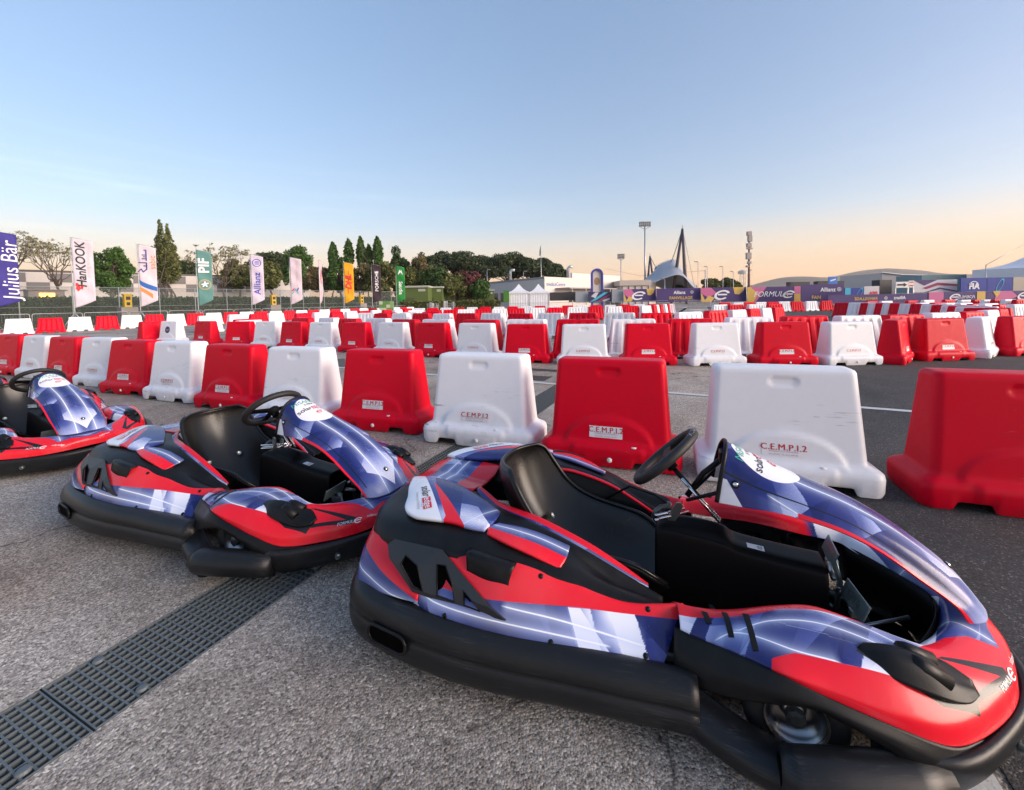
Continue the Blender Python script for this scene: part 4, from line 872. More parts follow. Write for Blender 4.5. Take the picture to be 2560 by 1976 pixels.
def fluted_barrier(H=.86):
    rows = [(.0, .59, .24, .05), (.03, .60, .245, .05), (.10, .60, .245, .05), (.115, .595, .238, .05), (.125, .565, .215, .04)]
    for z in np.linspace(.14, .83, 15): k = (z - .125) / (.86 - .125); rows.append((z, .56 - .095 * k, .212 - .105 * k, .035))
    rows += [(.85, .458, .100, .03), (.86, .44, .085, .025)]
    V = []; nl, nd, nc = 61, 5, 2
    for z, Lh, Dh, r in rows:
        P = ring_pts(Lh, Dh, r, nl, nd, nc)
        for x, y, sd in P:
            zz, yy = z, y
            if z < .05 and sd != 1: nt_ = sm(.15, .16, abs(x)) * (1 - sm(.33, .34, abs(x))); zz = z + (.085 - z * .5) * nt_
            if sd != 1 and .125 < z < .84:
                u = x / Lh * 2.5; fl = (1 - float(sm(.14, .26, abs((u + .5) % 1 - .5)))) * float(sm(.125, .20, z)) * (1 - float(sm(.74, .80, z))) * (1 if abs(x) < Lh * .93 else 0)
                yy -= (-1 if y < 0 else 1) * .030 * fl
            if z > .84 and abs(x) < .045: zz -= .012
            V.append((x, yy, zz))
    k = len(P); F = grid_faces(k, len(rows), True); F.append(tuple(range((len(rows) - 1) * k, len(rows) * k)))
    return V, F
def keep_mesh(name, V, F, m_): o = mesh_obj(name, V, F, m_, None, True); me = o.data; bpy.data.objects.remove(o); return me
Vs, Fs = smooth_barrier(); MS = {'R': keep_mesh('smooth_shell', Vs, Fs, M_BR), 'W': keep_mesh('smooth_shell', Vs, Fs, M_BW)}
SURF['bar'] = BVHTree.FromPolygons([Vector(v) for v in Vs], Fs)
Vf, Ff = fluted_barrier(); MF = {'R': keep_mesh('fluted_shell', Vf, Ff, M_BR), 'W': keep_mesh('fluted_shell', Vf, Ff, M_BW)}
M_STK = flat('sticker_white', (.80, .80, .81), .45, .05); M_STT = flat('sticker_red_print', (.56, .02, .03), .5, .05); M_STG = flat('sticker_grey_print', (.42, .30, .32), .5, .05)
def mk(o): me = o.data; bpy.data.objects.remove(o); return me
SO = (-.015, -.28, .262); EX, EY = (1, 0, 0), (0, .06, 1)
ME_ST = mk(decal('sticker', rect_geo(.255, .088, 14, 6), 'bar', SO, EX, EY, M_STK, None, .0015))
_d = []
for dx_, of_ in ((-.0011, .0030), (.0011, .0034)): _d.append(decal('lettering', text_geo('C.E.M.P.I.2', .058, space=1.06), 'bar', (-.015 + dx_, -.28, .277), EX, EY, M_STT, None, of_))
_v = [tuple(v.co) for o_ in _d for v in o_.data.vertices]; _n = len(_d[0].data.vertices); _f = [tuple(i + _n * k for i in p.vertices) for k, o_ in enumerate(_d) for p in o_.data.polygons]
for o_ in _d: bpy.data.objects.remove(o_)
ME_T1 = mk(mesh_obj('lettering', _v, _f, M_STT, None, False))
ME_T2 = mk(decal('small_lettering', merge_geo((text_geo('SEGNALETICA STRADALE', .0150), 0, .005), (text_geo('RICCIONE  TEL 0541 600148', .0135), 0, -.016)), 'bar', (-.015, -.28, .245), EX, EY, M_STG, None, .0030))
mp_ = MB(); mp_.lathe([(0, .004), (.016, .003), (.02, -.004)], 14, frame((0, 0, 0), (1, 0, 0), (0, 0, 1))); M_PLUG = flat('plug_white', (.78, .78, .76), .5, .08); ME_PL = mk(mp_.build('drain_plug', M_PLUG, None, True))
mp_ = MB(); mp_.lathe([(0, .005), (.022, .004), (.026, -.004)], 14); ME_FC = mk(mp_.build('filler_cap', M_PLUG, None, True))
mp_ = MB(); mp_.box(-.045, .045, -.035, .035, .846, .862); M_RUB = flat('dark_seal', (.015, .015, .015), .7, .1); ME_NT = mk(mp_.build('top_seal', M_RUB))
ORD = ['', 'first', 'second', 'third', 'fourth', 'fifth', 'sixth', 'seventh', 'eighth', 'ninth', 'tenth', 'eleventh', 'twelfth', 'thirteenth', 'fourteenth', 'fifteenth', 'sixteenth', 'seventeenth', 'eighteenth', 'nineteenth', 'twentieth', 'twenty-first', 'twenty-second', 'twenty-third', 'twenty-fourth', 'twenty-fifth', 'twenty-sixth', 'twenty-seventh', 'twenty-eighth', 'twenty-ninth', 'thirtieth']
CN = {'R': 'red', 'W': 'white'}
def barrier(kind, c, x, y, rz, label, group, stick=True, plug=True, flip=False):
    o = bpy.data.objects.new('plastic_barrier', (MS if kind == 'S' else MF)[c]); COL.objects.link(o); o.location = (x, y, .009); o.rotation_euler = (random.uniform(-.012, .012) if kind == 'S' else 0, 0, rz); o.scale = (random.uniform(.975, 1.02), 1, random.uniform(.985, 1.01))
    tag(o, label, 'barrier', group)
    def kid(me, n, loc=(0, 0, 0)):
        k = bpy.data.objects.new(n, me); COL.objects.link(k); k.parent = o; k.location = loc; return k
    if kind == 'S':
        if stick:
            st = kid(ME_ST, 'sticker'); t1 = kid(ME_T1, 'lettering'); t1.parent = st
            if stick == 2: t2 = kid(ME_T2, 'small_lettering'); t2.parent = st
        if plug: kid(ME_PL, 'drain_plug', (.02, -.262, .062)); kid(ME_FC, 'filler_cap', (.20, -.221, .168))
    else: kid(ME_NT, 'top_seal')
    return o
def run_row(name, where, kind, items, yaw=None, stick=True, group=None):
    """items: (x, y, colour[, yaw]) from left to right"""
    for i, it in enumerate(items):
        x, y, c = it[:3]
        if len(it) > 3: rz = it[3]
        elif yaw is not None: rz = yaw
        else:
            a = items[max(0, i - 1)]; b_ = items[min(len(items) - 1, i + 1)]; rz = math.atan2(b_[1] - a[1], b_[0] - a[0])
            if abs(rz) > R(90): rz += math.pi
        rz += random.uniform(-.03, .03)
        barrier(kind, c, x, y, rz, '%s %s barrier, %s from left in the %s' % (CN[c], 'smooth' if kind == 'S' else 'ribbed', ORD[i + 1], where), group or ('barriers of the ' + where), stick if not (name == 'near' and i == 13) else False)
J = lambda: random.uniform(-.03, .03)
# nearest row, front faces towards us
A = [(-11.42, 9.35, 'W'), (-10.3, 8.82, 'R'), (-9.2, 8.32, 'W'), (-8.1, 7.80, 'R'), (-7.02, 7.33, 'W'), (-5.86, 6.62, 'R'), (-4.75, 6.08, 'W'), (-3.60, 5.53, 'R'), (-2.50, 5.02, 'W'), (-1.37, 4.52, 'R'), (-.27, 3.97, 'W'), (.80, 3.46, 'R'), (1.90, 3.02, 'W'), (3.05, 2.58, 'R')]
run_row('near', 'nearest row', 'S', [(*a, R(-20)) for a in A], stick=2)
Bq = [(-10.75, 14.95, 'R', R(-22)), (-8.9, 13.95, 'R', R(-10)), (-7.65, 13.35, 'W', R(-20)), (-6.52, 12.75, 'R', R(-24)), (-5.42, 12.25, 'W', R(-24)), (-4.25, 11.65, 'R', R(-24)), (-3.08, 11.05, 'W', R(-24)), (-1.92, 10.38, 'R', R(-26)), (-.80, 9.72, 'W', R(-22)), (.32, 9.15, 'R', R(-18)), (1.48, 8.75, 'W', R(-12)), (2.70, 8.50, 'R', R(-6)), (3.94, 8.28, 'W', R(-3)), (5.16, 8.12, 'R', R(-4)), (6.34, 8.06, 'W', R(2)), (7.40, 8.22, 'R', R(38)), (8.42, 8.38, 'R', R(4)), (9.62, 8.75, 'W', R(36)), (10.55, 8.85, 'R', R(14)), (11.7, 9.2, 'W', R(14))]
run_row('second', 'second row from the karts', 'S', Bq, stick=1)
# turned pair closing the second row at its left end
barrier('S', 'R', -13.55, 16.05, R(68), 'red smooth plastic barrier seen end on, at the left end of the second row', 'barriers closing the second row', False, False)
wb_ = barrier('S', 'W', -12.62, 15.78, R(-18), 'white smooth plastic barrier bearing a dark round sticker, left end of the second row', 'barriers closing the second row', False, False)
M_NAVY = flat('navy_print', (.02, .022, .10), .5, .05)
dk = decal('round_sticker', merge_geo((ring_geo(.0, .125, 0, 360, 32), 0, 0)), 'bar', (-.02, -.26, .50), EX, EY, M_NAVY, wb_, .002)
decal('lettering', text_geo('MISANO', .052), 'bar', (-.02, -.26, .515), EX, EY, M_STK, dk, .0032); decal('lettering', text_geo('E-PRIX', .045, bold=.01), 'bar', (-.02, -.26, .465), EX, EY, M_STK, dk, .0032)
barrier('S', 'W', -9.35, 15.1, R(66), 'white smooth plastic barrier turned end on behind the second row at left', 'barriers closing the second row', False, False)
barrier('S', 'R', -10.6, 16.9, R(60), 'red smooth plastic barrier turned end on behind the second row, far left', 'barriers closing the second row', False, False)
Cq = [(-7.35, 14.95, 'R'), (-6.15, 14.3, 'W'), (-5.08, 13.35, 'R'), (-3.98, 12.72, 'W'), (-2.95, 11.85, 'R'), (-1.95, 11.2, 'W'), (-.76, 10.55, 'R'), (.35, 10.05, 'W'), (1.50, 9.66, 'R'), (2.68, 9.42, 'W'), (3.88, 9.28, 'R'), (5.12, 9.22, 'W'), (6.30, 9.18, 'R'), (7.48, 9.22, 'W'), (8.55, 9.32, 'R'), (9.70, 9.62, 'W'), (10.75, 10.0, 'R'), (11.8, 10.55, 'W'), (12.7, 11.1, 'R')]
run_row('third', 'third row from the karts', 'F', Cq)
CDq = [(-6.0, 19.7, 'R'), (-4.95, 19.0, 'W'), (-3.86, 18.3, 'R'), (-2.85, 17.6, 'W'), (-1.78, 16.95, 'R'), (-.74, 16.25, 'W'), (.31, 15.55, 'R'), (1.36, 14.95, 'W'), (2.42, 14.4, 'R'), (3.50, 13.85, 'W'), (4.58, 13.5, 'R'), (5.75, 13.85, 'W'), (6.85, 14.3, 'R'), (7.9, 14.95, 'W'), (8.9, 15.75, 'R'), (9.85, 16.6, 'W'), (10.9, 17.5, 'R')]
run_row('fourth', 'fourth row from the karts', 'F', CDq)
D1 = [(-15.8, 22.2, 'W'), (-15.4, 23.9, 'W'), (-14.9, 25.0, 'R'), (-14.5, 26.1, 'W')]
run_row('fifth', 'slanting row under the third flag', 'F', D1, R(60))
D1b = [(-12.0, 24.4, 'R'), (-11.5, 25.5, 'W'), (-11.0, 26.7, 'R'), (-10.55, 27.9, 'W'), (-10.1, 29.0, 'R'), (-9.65, 30.2, 'W'), (-9.2, 31.4, 'R'), (-8.75, 32.6, 'W'), (-8.3, 33.8, 'R')]
run_row('sixth', 'slanting row under the sixth flag', 'F', D1b)
D2 = [((px - 1280) / 1064 * (27.2 + .0025 * (px - 1086)), 27.2 + .0025 * (px - 1086), c) for px, c in ((1040, 'W'), (1086, 'R'), (1128, 'R'), (1164, 'W'), (1207, 'R'), (1249, 'W'), (1293, 'R'), (1344, 'W'), (1387, 'R'), (1438, 'W'), (1490, 'R'), (1537, 'W'), (1580, 'R'), (1614, 'W'))] + [(9.95, 29.8, 'R'), (10.6, 31.2, 'W'), (11.4, 32.6, 'R'), (12.3, 34.2, 'W'), (13.2, 36.0, 'R')]
run_row('seventh', 'long row before the tents', 'F', D2)
D3 = [((px - 1280) / 1064 * 38.0, 38.0 - .004 * (px - 1280), 'RW'[i % 2]) for i, px in enumerate(range(1010, 1690, 34))]
run_row('eighth', 'farthest row across the middle', 'F', D3, R(-2))
D5 = [((px - 1280) / 1064 * 21.0, 21.0 - .002 * (px - 1280), c) for px, c in ((905, 'W'), (960, 'R'), (1017, 'W'), (1075, 'R'))]
run_row('short', 'short row behind the fourth', 'F', D5, R(-12))
Eq = [(-27.24 + i * 1.25 * math.cos(R(63.1)), 23.48 + i * 1.25 * math.sin(R(63.1)), 'WR'[i % 2], R(45)) for i in range(-1, 27)]
run_row('fence', 'row along the flags', 'F', Eq)
FR = [((px - 1280) / 1064 * 37.0, 37.0, c, R(2)) for px, c in ((1812, 'R'), (1846, 'W'), (1873, 'R'), (1902, 'W'), (1932, 'R'), (1960, 'W'), (1992, 'R'), (2028, 'W'), (2066, 'R'))]
run_row('banner', 'row before the purple banners', 'F', FR)
FRb = [((px - 1280) / 1064 * 26.5, 26.5 - .002 * (px - 1800), c, R(8)) for px, c in ((1800, 'W'), (1838, 'R'), (1884, 'W'), (1930, 'R'))]
run_row('bend', 'short row inside the far bend', 'F', FRb)
Fq = []
for i, (px, c) in enumerate(((2112, 'R'), (2148, 'W'), (2180, 'R'), (2200, 'W'), (2219, 'R'), (2238, 'W'), (2258, 'R'), (2285, 'W'), (2314, 'R'), (2345, 'W'), (2374, 'R'), (2400, 'W'), (2421, 'R'), (2443, 'W'), (2470, 'R'))):
    Yd = np.interp(i, [0, 5, 14], [25.5, 21.5, 12.4]); Fq.append(((px - 1280) / 1064 * Yd, Yd, c, R(-58)))
run_row('right', 'row receding at the far right', 'F', Fq)
FS = [((px - 1280) / 1064 * Yd, Yd, c, R(12)) for px, Yd, c in ((2180, 30, 'R'), (2215, 30, 'W'), (2280, 30, 'R'), (2320, 30, 'W'), (2372, 30, 'R'), (2412, 28.5, 'W'), (2446, 28, 'R'), (2470, 27.6, 'W'), (2496, 27.2, 'R'), (2522, 26.8, 'W'), (2550, 26.4, 'R'))]
run_row('rightfar', 'far row at right edge', 'F', FS)
FT = [((px - 1280) / 1064 * Yd, Yd, c, R(20)) for px, Yd, c in ((2310, 21.5, 'W'), (2345, 20.6, 'R'), (2375, 19.8, 'W'), (2410, 18.6, 'W'), (2440, 17.8, 'R'), (2472, 17.0, 'W'), (2508, 16.0, 'R'), (2545, 15.2, 'W'))]
run_row('rightmid', 'middle row at right edge', 'F', FT)
# ------------------------------------------------------------------ background: measuring helpers
def W(px, Y): p = at(px, 750, Y); return p.x
def Zt(px, py, Y): return at(px, py, Y).z
L0 = Vector((-27.8, 27.0, 0)); LD = Vector((.494, .87, 0)).normalized(); LN = Vector((-LD.y, LD.x, 0))
def lp(t, off=0.0, z=0.0): return L0 + LD * t + LN * off + Vector((0, 0, z))
LRZ = math.atan2(LD.y, LD.x)
M_GALV = flat('galvanised_tube', (.42, .43, .44), .4, .15, 8, metal=.6)
M_WIRE = flat('wire', (.20, .21, .21), .55, .15, 8, metal=.4)
M_POST = flat('fence_post', (.30, .34, .33), .5, .15, 6)
M_WALLW = flat('pale_wall', (.62, .58, .54), .8, .06, 1.5)
M_GLASS = mat('window_glass', (.03, .035, .045), .08, 0, spec=.6)
M_DKB = flat('dark_panel', (.03, .03, .035), .5, .2, 3)
M_CONCR = flat('concrete', (.30, .28, .26), .85, .2, 5)

# ------------------------------------------------------------------ crowd-control barriers
def crowd_meshes():
    m = MB(); h, l, r = 1.08, 1.16, .10
    pts = [(-l, 0, .16), (-l, 0, h - r)] + [(-l + r - r * math.cos(R(a)), 0, h - r + r * math.sin(R(a))) for a in (30, 60, 90)] + [(l - r + r * math.sin(R(a)), 0, h - r + r * math.cos(R(a))) for a in (0, 30, 60)] + [(l, 0, h - r), (l, 0, .16)]
    m.tube(pts, .021, 6, closed=True); a = mk(m.build('frame', M_GALV, None, True))
    m = MB()
    for x in np.linspace(-l + .11, l - .11, 19): m.tube([(x, 0, .17), (x, 0, h - .02)], .007, 4, cap=False)
    b_ = mk(m.build('bars', M_WIRE))
    m = MB()
    for x in (-.75, .75): m.tube([(x, -.30, .02), (x, 0, .16), (x, .30, .02)], .018, 6)
    return a, b_, mk(m.build('foot', M_GALV, None, True))
CB = crowd_meshes()
def crowd_barrier(p, rz, label, group):
    g = empty('crowd_barrier', p, rz); tag(g, label, 'crowd barrier', group)
    for me, n in zip(CB, ('frame', 'bars', 'foot')):
        o = bpy.data.objects.new(n, me); COL.objects.link(o); o.parent = g
        if n == 'bars': o['kind'] = 'stuff'
for i in range(22):
    crowd_barrier(lp(-5.0 + i * 2.42, 2.2), LRZ + random.uniform(-.02, .02), 'grey steel crowd barrier, %s from the left behind the flags' % ORD[i + 1], 'crowd barriers behind the flags')
for i in range(15):
    px = 1180 + i * 44; crowd_barrier((W(px, 56), 56, 0), random.uniform(-.06, .06), 'grey steel crowd barrier, %s from the left before tents and banners' % ORD[i + 1], 'crowd barriers before the tents')
crowd_barrier((W(1748, 42), 42, 0), R(4), 'grey steel crowd barrier standing alone in the open gap, left one', 'crowd barriers in the gap'); crowd_barrier((W(1800, 40), 40.5, 0), R(50), 'grey steel crowd barrier turned away in the open gap, right one', 'crowd barriers in the gap')

# ------------------------------------------------------------------ flags on tripods
def cloth_fn(col):
    def fn(t, b):
        n = t.noise(t.coord(scale=(4, 4, 1)), 2.5, 4, .6); c = t.mix(n, tuple(x * .82 for x in col), tuple(min(1, x * 1.1) for x in col)); t.link(c, b.inputs['Base Color'])
        b.inputs['Roughness'].default_value = .8; t.bump(b, n, .02, .4)
    return fn
def flag(name_px, Yd, col, label, marks, ang=0.0, wd=1.0, top=5.75, lean=0.0):
    X = W(name_px, Yd); g = empty('feather_flag', (X, Yd, 0), math.atan2(-X, Yd) + ang); tag(g, label, 'flag', 'advertising flags along the fence')
    m = MB(); m.tube([(0, 0, .1), (0, 0, 1.2), (-.02, 0, top * .7), (.0, 0, top + .12)], [.03, .028, .022, .012], 8); m.tube([(0, 0, top + .10), (wd * .5, 0, top + .04), (wd, 0, top - .12)], [.012, .012, .008], 6); m.build('pole', M_GALV, g, True)
    for q in (35, 125, 215, 305):
        m = MB(); m.tube([(0, 0, 1.12), (.78 * math.cos(R(q)), .78 * math.sin(R(q)), .02)], .022, 6); m.build('leg', M_GALV, g, True)
    wave = lambda x, z: .05 * math.sin(z * 2.1 + x * 2.5 + name_px) * x / wd + .025 * math.sin(z * 4.6 + x * 5)
    zt = lambda u: top + .09 - .20 * u; zb = lambda u: 1.42 + (.46 + lean) * u ** 1.2
    nu, nv = 10, 40; V = []
    for j in range(nv):
        for i in range(nu):
            u = i / (nu - 1); z = zb(u) + (zt(u) - zb(u)) * j / (nv - 1); x = .035 + (wd - .035) * u; V.append((x, wave(x, z), z))
    o = mesh_obj('cloth', V, grid_faces(nu, nv), mat('flag_cloth_%d' % name_px, col, .8, fn=cloth_fn(col)), g, True)
    md = o.modifiers.new('thick', 'SOLIDIFY'); md.thickness = .004; md.offset = 0
    for geo, cx, cz, rot, m_ in marks:        # 2D mark centred at (cx, cz) on the cloth, rotated by rot degrees
        c, s_ = math.cos(R(rot)), math.sin(R(rot)); V = []
        for a, b_ in geo[0]:
            x = cx + a * c - b_ * s_; z = cz + a * s_ + b_ * c; V.append((x, wave(x, z) - .022, z))
        mesh_obj('print', V, geo[1], m_, o, False)
    return g
ink = lambda n, c: flat('ink_' + n, c, .7, .06)
I_W, I_K, I_R, I_O, I_B, I_G, I_P, I_GR = ink('white', (.82, .82, .84)), ink('black', (.02, .02, .025)), ink('red', (.70, .03, .03)), ink('orange', (.85, .22, .05)), ink('blue', (.02, .12, .42)), ink('green', (.02, .30, .10)), ink('purple', (.05, .035, .22)), ink('grey', (.45, .45, .47))
def strokes(lines, r):
    v = []; f = []
    for ln in lines:
        for (x0, y0), (x1, y1) in zip(ln[:-1], ln[1:]):
            d = np.array([x1 - x0, y1 - y0]); l = np.linalg.norm(d) + 1e-9; d = d / l; n = np.array([-d[1], d[0]]) * r; e_ = d * r * .6; b0 = len(v)
            v += [tuple(np.array([x0, y0]) - e_ - n), tuple(np.array([x1, y1]) + e_ - n), tuple(np.array([x1, y1]) + e_ + n), tuple(np.array([x0, y0]) - e_ + n)]; f.append((b0, b0 + 1, b0 + 2, b0 + 3))
    return np.array(v), f
def poly_geo(p): return np.array(p, float), [tuple(range(len(p)))]
def band_geo(lo, hi): n = len(lo); return np.array(list(lo) + list(hi), float), [(i, i + 1, n + i + 1, n + i) for i in range(n - 1)]
eagle = merge_geo((ring_geo(.36, .44, 0, 360, 30), 0, 0), (rect_geo(.085, .46, 2, 2), 0, -.02), (rect_geo(.07, .36, 2, 2), -.15, -.02), (rect_geo(.07, .36, 2, 2), .15, -.02))
def scl_geo(g, k): return g[0] * k, g[1]
flag(-34, 25.2, (.045, .035, .24), 'dark blue flag with white lettering, leftmost, cut by the picture edge', [(text_geo('Julius Bär', .95, shear=.12), 1.02, 3.75, 90, I_W)], top=6.05, wd=1.32)
hk = [(text_geo('HanKOOK', .62, shear=.18, bold=.018), .42, 4.15, 90, I_K), (text_geo('driving emotion', .27, shear=.1), .74, 4.2, 90, I_GR)]
hk += [(poly_geo([(-.20, .0), (.0, -.02), (.20, .14), (.06, .22), (-.08, .2)]), .32, 2.62, 60, I_R), (poly_geo([(-.16, .0), (.16, .02), (.13, .13), (-.1, .12)]), .46, 2.72, 75, I_R), (poly_geo([(-.12, 0), (.14, .0), (.11, .12), (-.08, .1)]), .22, 2.86, 80, I_R)]
flag(185, 27.0, (.60, .55, .62), 'white flag with black and red lettering, tallest white flag at left', hk)
sab = strokes([[(-.9, .0), (-.9, -.1), (-.55, -.1), (-.55, .12)], [(-.55, -.1), (-.42, -.1), (-.42, .05)], [(-.42, -.1), (-.28, -.1), (-.28, .12), (-.28, -.1), (-.16, -.1)], [(.0, .35), (.0, -.1), (.22, -.1), (.22, .05), (.22, -.1), (.45, -.1), (.66, .1), (.44, .2), (.66, .38)]], .035)
sab2 = (np.c_[-sab[0][:, 0], sab[0][:, 1]], [f[::-1] for f in sab[1]])
xs_ = np.linspace(.04, .98, 12)
flag(350, 30.3, (.60, .55, .60), 'white flag with orange and violet lettering and blue and orange swoosh', [(sab2, .36, 4.55, 90, I_P), (text_geo('sabic', .50), .80, 4.6, 90, I_O), (band_geo([(x, 3.05 - .55 * (x - .04) ** .6) for x in xs_], [(x, 3.35 - .55 * (x - .04) ** .7) for x in xs_]), 0, 0, 0, I_B), (band_geo([(x, 2.55 - .9 * (x - .04) ** 1.3) for x in xs_[:9]], [(x, 2.85 - .8 * (x - .04) ** 1.1) for x in xs_[:9]]), 0, 0, 0, I_O)])
flag(495, 33.7, (.10, .25, .23), 'teal flag with large white letters and round emblem', [(text_geo('PIF', .95, bold=.03), .5, 4.6, 90, I_W), (ring_geo(.36, .42, 0, 360, 30), .5, 3.1, 0, ink('gold', (.42, .36, .20))), (ring_geo(.30, .33, 0, 360, 30), .5, 3.1, 0, ink('gold', (.42, .36, .20))), (strokes([[(-.12, -.16), (0, .02), (.12, -.16)], [(-.2, .0), (0, .04), (.2, .08)], [(0, .02), (0, .2)]], .05), .5, 3.12, 0, I_W)])
flag(629, 37.2, (.58, .52, .62), 'pale flag with upright blue lettering and circled bars emblem', [(text_geo('Allianz', .72, bold=.015), .5, 3.3, 90, ink('aliblue', (.06, .06, .42))), (scl_geo(eagle, .78), .5, 5.1, 90, ink('aliblue', (.06, .06, .42)))])
flag(727, 40.0, (.60, .52, .58), 'pale flag with faint lettering and small red and blue zigzag mark', [(text_geo('ANTOFAGASTA PLC', .27), .62, 4.3, 90, ink('pinkgrey', (.50, .34, .38))), (strokes([[(-.28, -.22), (-.02, .24), (.2, -.2)]], .05), .44, 2.65, 0, ink('teal', (.15, .38, .48))), (strokes([[(-.3, .0), (-.12, .18), (.04, .0)]], .05), .44, 2.7, 0, I_R), (strokes([[(.1, .0), (.24, .34)]], .05), .44, 2.62, 0, ink('navy', (.05, .1, .4)))])
flag(800, 43.0, (.62, .50, .55), 'thin white flag turned almost edge on, with red lettering', [(text_geo('DIRECT', .42, bold=.02), .5, 4.2, 90, I_R), (text_geo('la', .4), .55, 2.6, 90, I_GR)], ang=R(72))
flag(861, 45.6, (.72, .34, .008), 'bright yellow flag with red italic lettering', [(text_geo('DHL', .80, shear=.3, bold=.05), .5, 3.7, 90, I_R), (rect_geo(.6, .06, 2, 2), .42, 2.75, 90, I_R), (rect_geo(.5, .06, 2, 2), .5, 4.72, 90, I_R)])
flag(931, 48.4, (.032, .018, .026), 'black flag with wide white lettering', [(text_geo('PORSCHE', .50, bold=.02, space=1.1), .55, 3.9, 90, I_W)])
flag(992, 51.5, (.012, .22, .035), 'dark green flag with white lettering and palm emblem', [(text_geo('Saudia', .62, bold=.015), .5, 3.2, -90, I_W), (poly_geo([(-.3, -.25), (0, .1), (.3, -.25), (.1, .42), (0, .2), (-.1, .42)]), .5, 5.0, 0, I_W)])

# ------------------------------------------------------------------ mesh fence, hedge, cabinets along the left
fe = empty('mesh_fence', lp(0, 5.4), LRZ); tag(fe, 'tall wire mesh fence on steel posts behind the flags', 'fence')
pm = MB(); pm.tube([(0, 0, 0), (0, 0, 3.0)], .035, 6); PMe = mk(pm.build('post', M_POST, None, True))
for i in range(24):
    o = bpy.data.objects.new('post', PMe); COL.objects.link(o); o.parent = fe; o.location = (-9 + i * 2.6, 0, 0)
m = MB(); m.tube([(-9, 0, 2.95), (50.8, 0, 2.95)], .02, 5); m.tube([(-9, 0, 1.5), (50.8, 0, 1.5)], .012, 5); m.build('rail', M_POST, fe)
def wire_fn(t, b):
    x, y, z = t.xyz(t.coord()); g = t.math('MAXIMUM', t.math('ABSOLUTE', t.math('SUBTRACT', t.math('FRACT', t.math('MULTIPLY', t.math('ADD', x, z), 14.0)), .5)), t.math('ABSOLUTE', t.math('SUBTRACT', t.math('FRACT', t.math('MULTIPLY', t.math('SUBTRACT', x, z), 14.0)), .5)))
    t.link(t.ramp(g, [(.40, 0.0), (.43, 1.0)]), b.inputs['Alpha'])
M_MESH = mat('chain_link', (.10, .12, .12), .6, fn=wire_fn)
m = MB(); m.add([(-9, .04, .05), (50.8, .04, .05), (50.8, .04, 2.93), (-9, .04, 2.93)], [(0, 1, 2, 3)]); m.build('wire_mesh', M_MESH, fe)
def leaf_fn(c0, c1, c2):
    def fn(t, b):
        p = t.coord(); n = t.noise(p, 1.1, 3, .6); f = t.noise(p, 9, 2, .6); r = t.node('ShaderNodeTexWhiteNoise', noise_dimensions='3D')
        t.link(t.geo('Normal'), r.inputs['Vector'])
        v = t.math('ADD', t.math('MULTIPLY', n, .5), t.math('ADD', t.math('MULTIPLY', f, .25), t.math('MULTIPLY', r.outputs['Value'], .3)))
        t.link(t.ramp(v, [(.32, tuple(q * 1.7 for q in c0)), (.55, tuple(q * 1.65 for q in c1)), (.8, tuple(q * 1.5 for q in c2))]), b.inputs['Base Color']); b.inputs['Roughness'].default_value = .65
    return fn
G_DEEP = mat('leaves_deep', rough=.65, spec=.25, fn=leaf_fn((.012, .022, .008), (.030, .058, .014), (.065, .105, .028)))
G_FRESH = mat('leaves_fresh', rough=.65, spec=.25, fn=leaf_fn((.018, .038, .010), (.040, .085, .018), (.085, .145, .032)))
G_OLIVE = mat('leaves_olive', rough=.65, spec=.25, fn=leaf_fn((.030, .036, .012), (.075, .085, .026), (.15, .15, .05)))
G_PINE = mat('needles_pine', rough=.65, spec=.25, fn=leaf_fn((.012, .020, .010), (.030, .045, .018), (.066, .082, .032)))
G_BROWN = mat('leaves_brown', rough=.65, spec=.25, fn=leaf_fn((.045, .035, .016), (.10, .08, .035), (.19, .16, .07)))
G_RED = mat('leaves_red', rough=.65, spec=.25, fn=leaf_fn((.030, .010, .012), (.075, .022, .025), (.14, .05, .045)))
G_SPRING = mat('leaves_spring', rough=.65, spec=.25, fn=leaf_fn((.06, .055, .03), (.13, .12, .06), (.24, .22, .12)))
M_BARK = flat('bark', (.10, .075, .058), .9, .35, 5)
rng = np.random.default_rng(5)
def leaves(pts, size, up=.25):
    """one small quad per point, random orientation"""
    n = len(pts); a = rng.normal(size=(n, 3)); a /= np.linalg.norm(a, axis=1)[:, None]; b_ = rng.normal(size=(n, 3)); b_ -= a * (a * b_).sum(1)[:, None]; b_ /= np.linalg.norm(b_, axis=1)[:, None]
    s = (size * rng.uniform(.6, 1.4, n))[:, None]; P = np.asarray(pts); V = np.stack([P - a * s - b_ * s * .6, P + a * s - b_ * s * .6, P + a * s + b_ * s * .6, P - a * s + b_ * s * .6], 1).reshape(-1, 3)
    return V, [(4 * i, 4 * i + 1, 4 * i + 2, 4 * i + 3) for i in range(n)]
def blob_pts(c, r, n, shell=.55):
    d = rng.normal(size=(n, 3)); d /= np.linalg.norm(d, axis=1)[:, None]; q = rng.uniform(shell, 1.0, n) ** .6; return np.asarray(c) + d * q[:, None] * np.asarray(r)
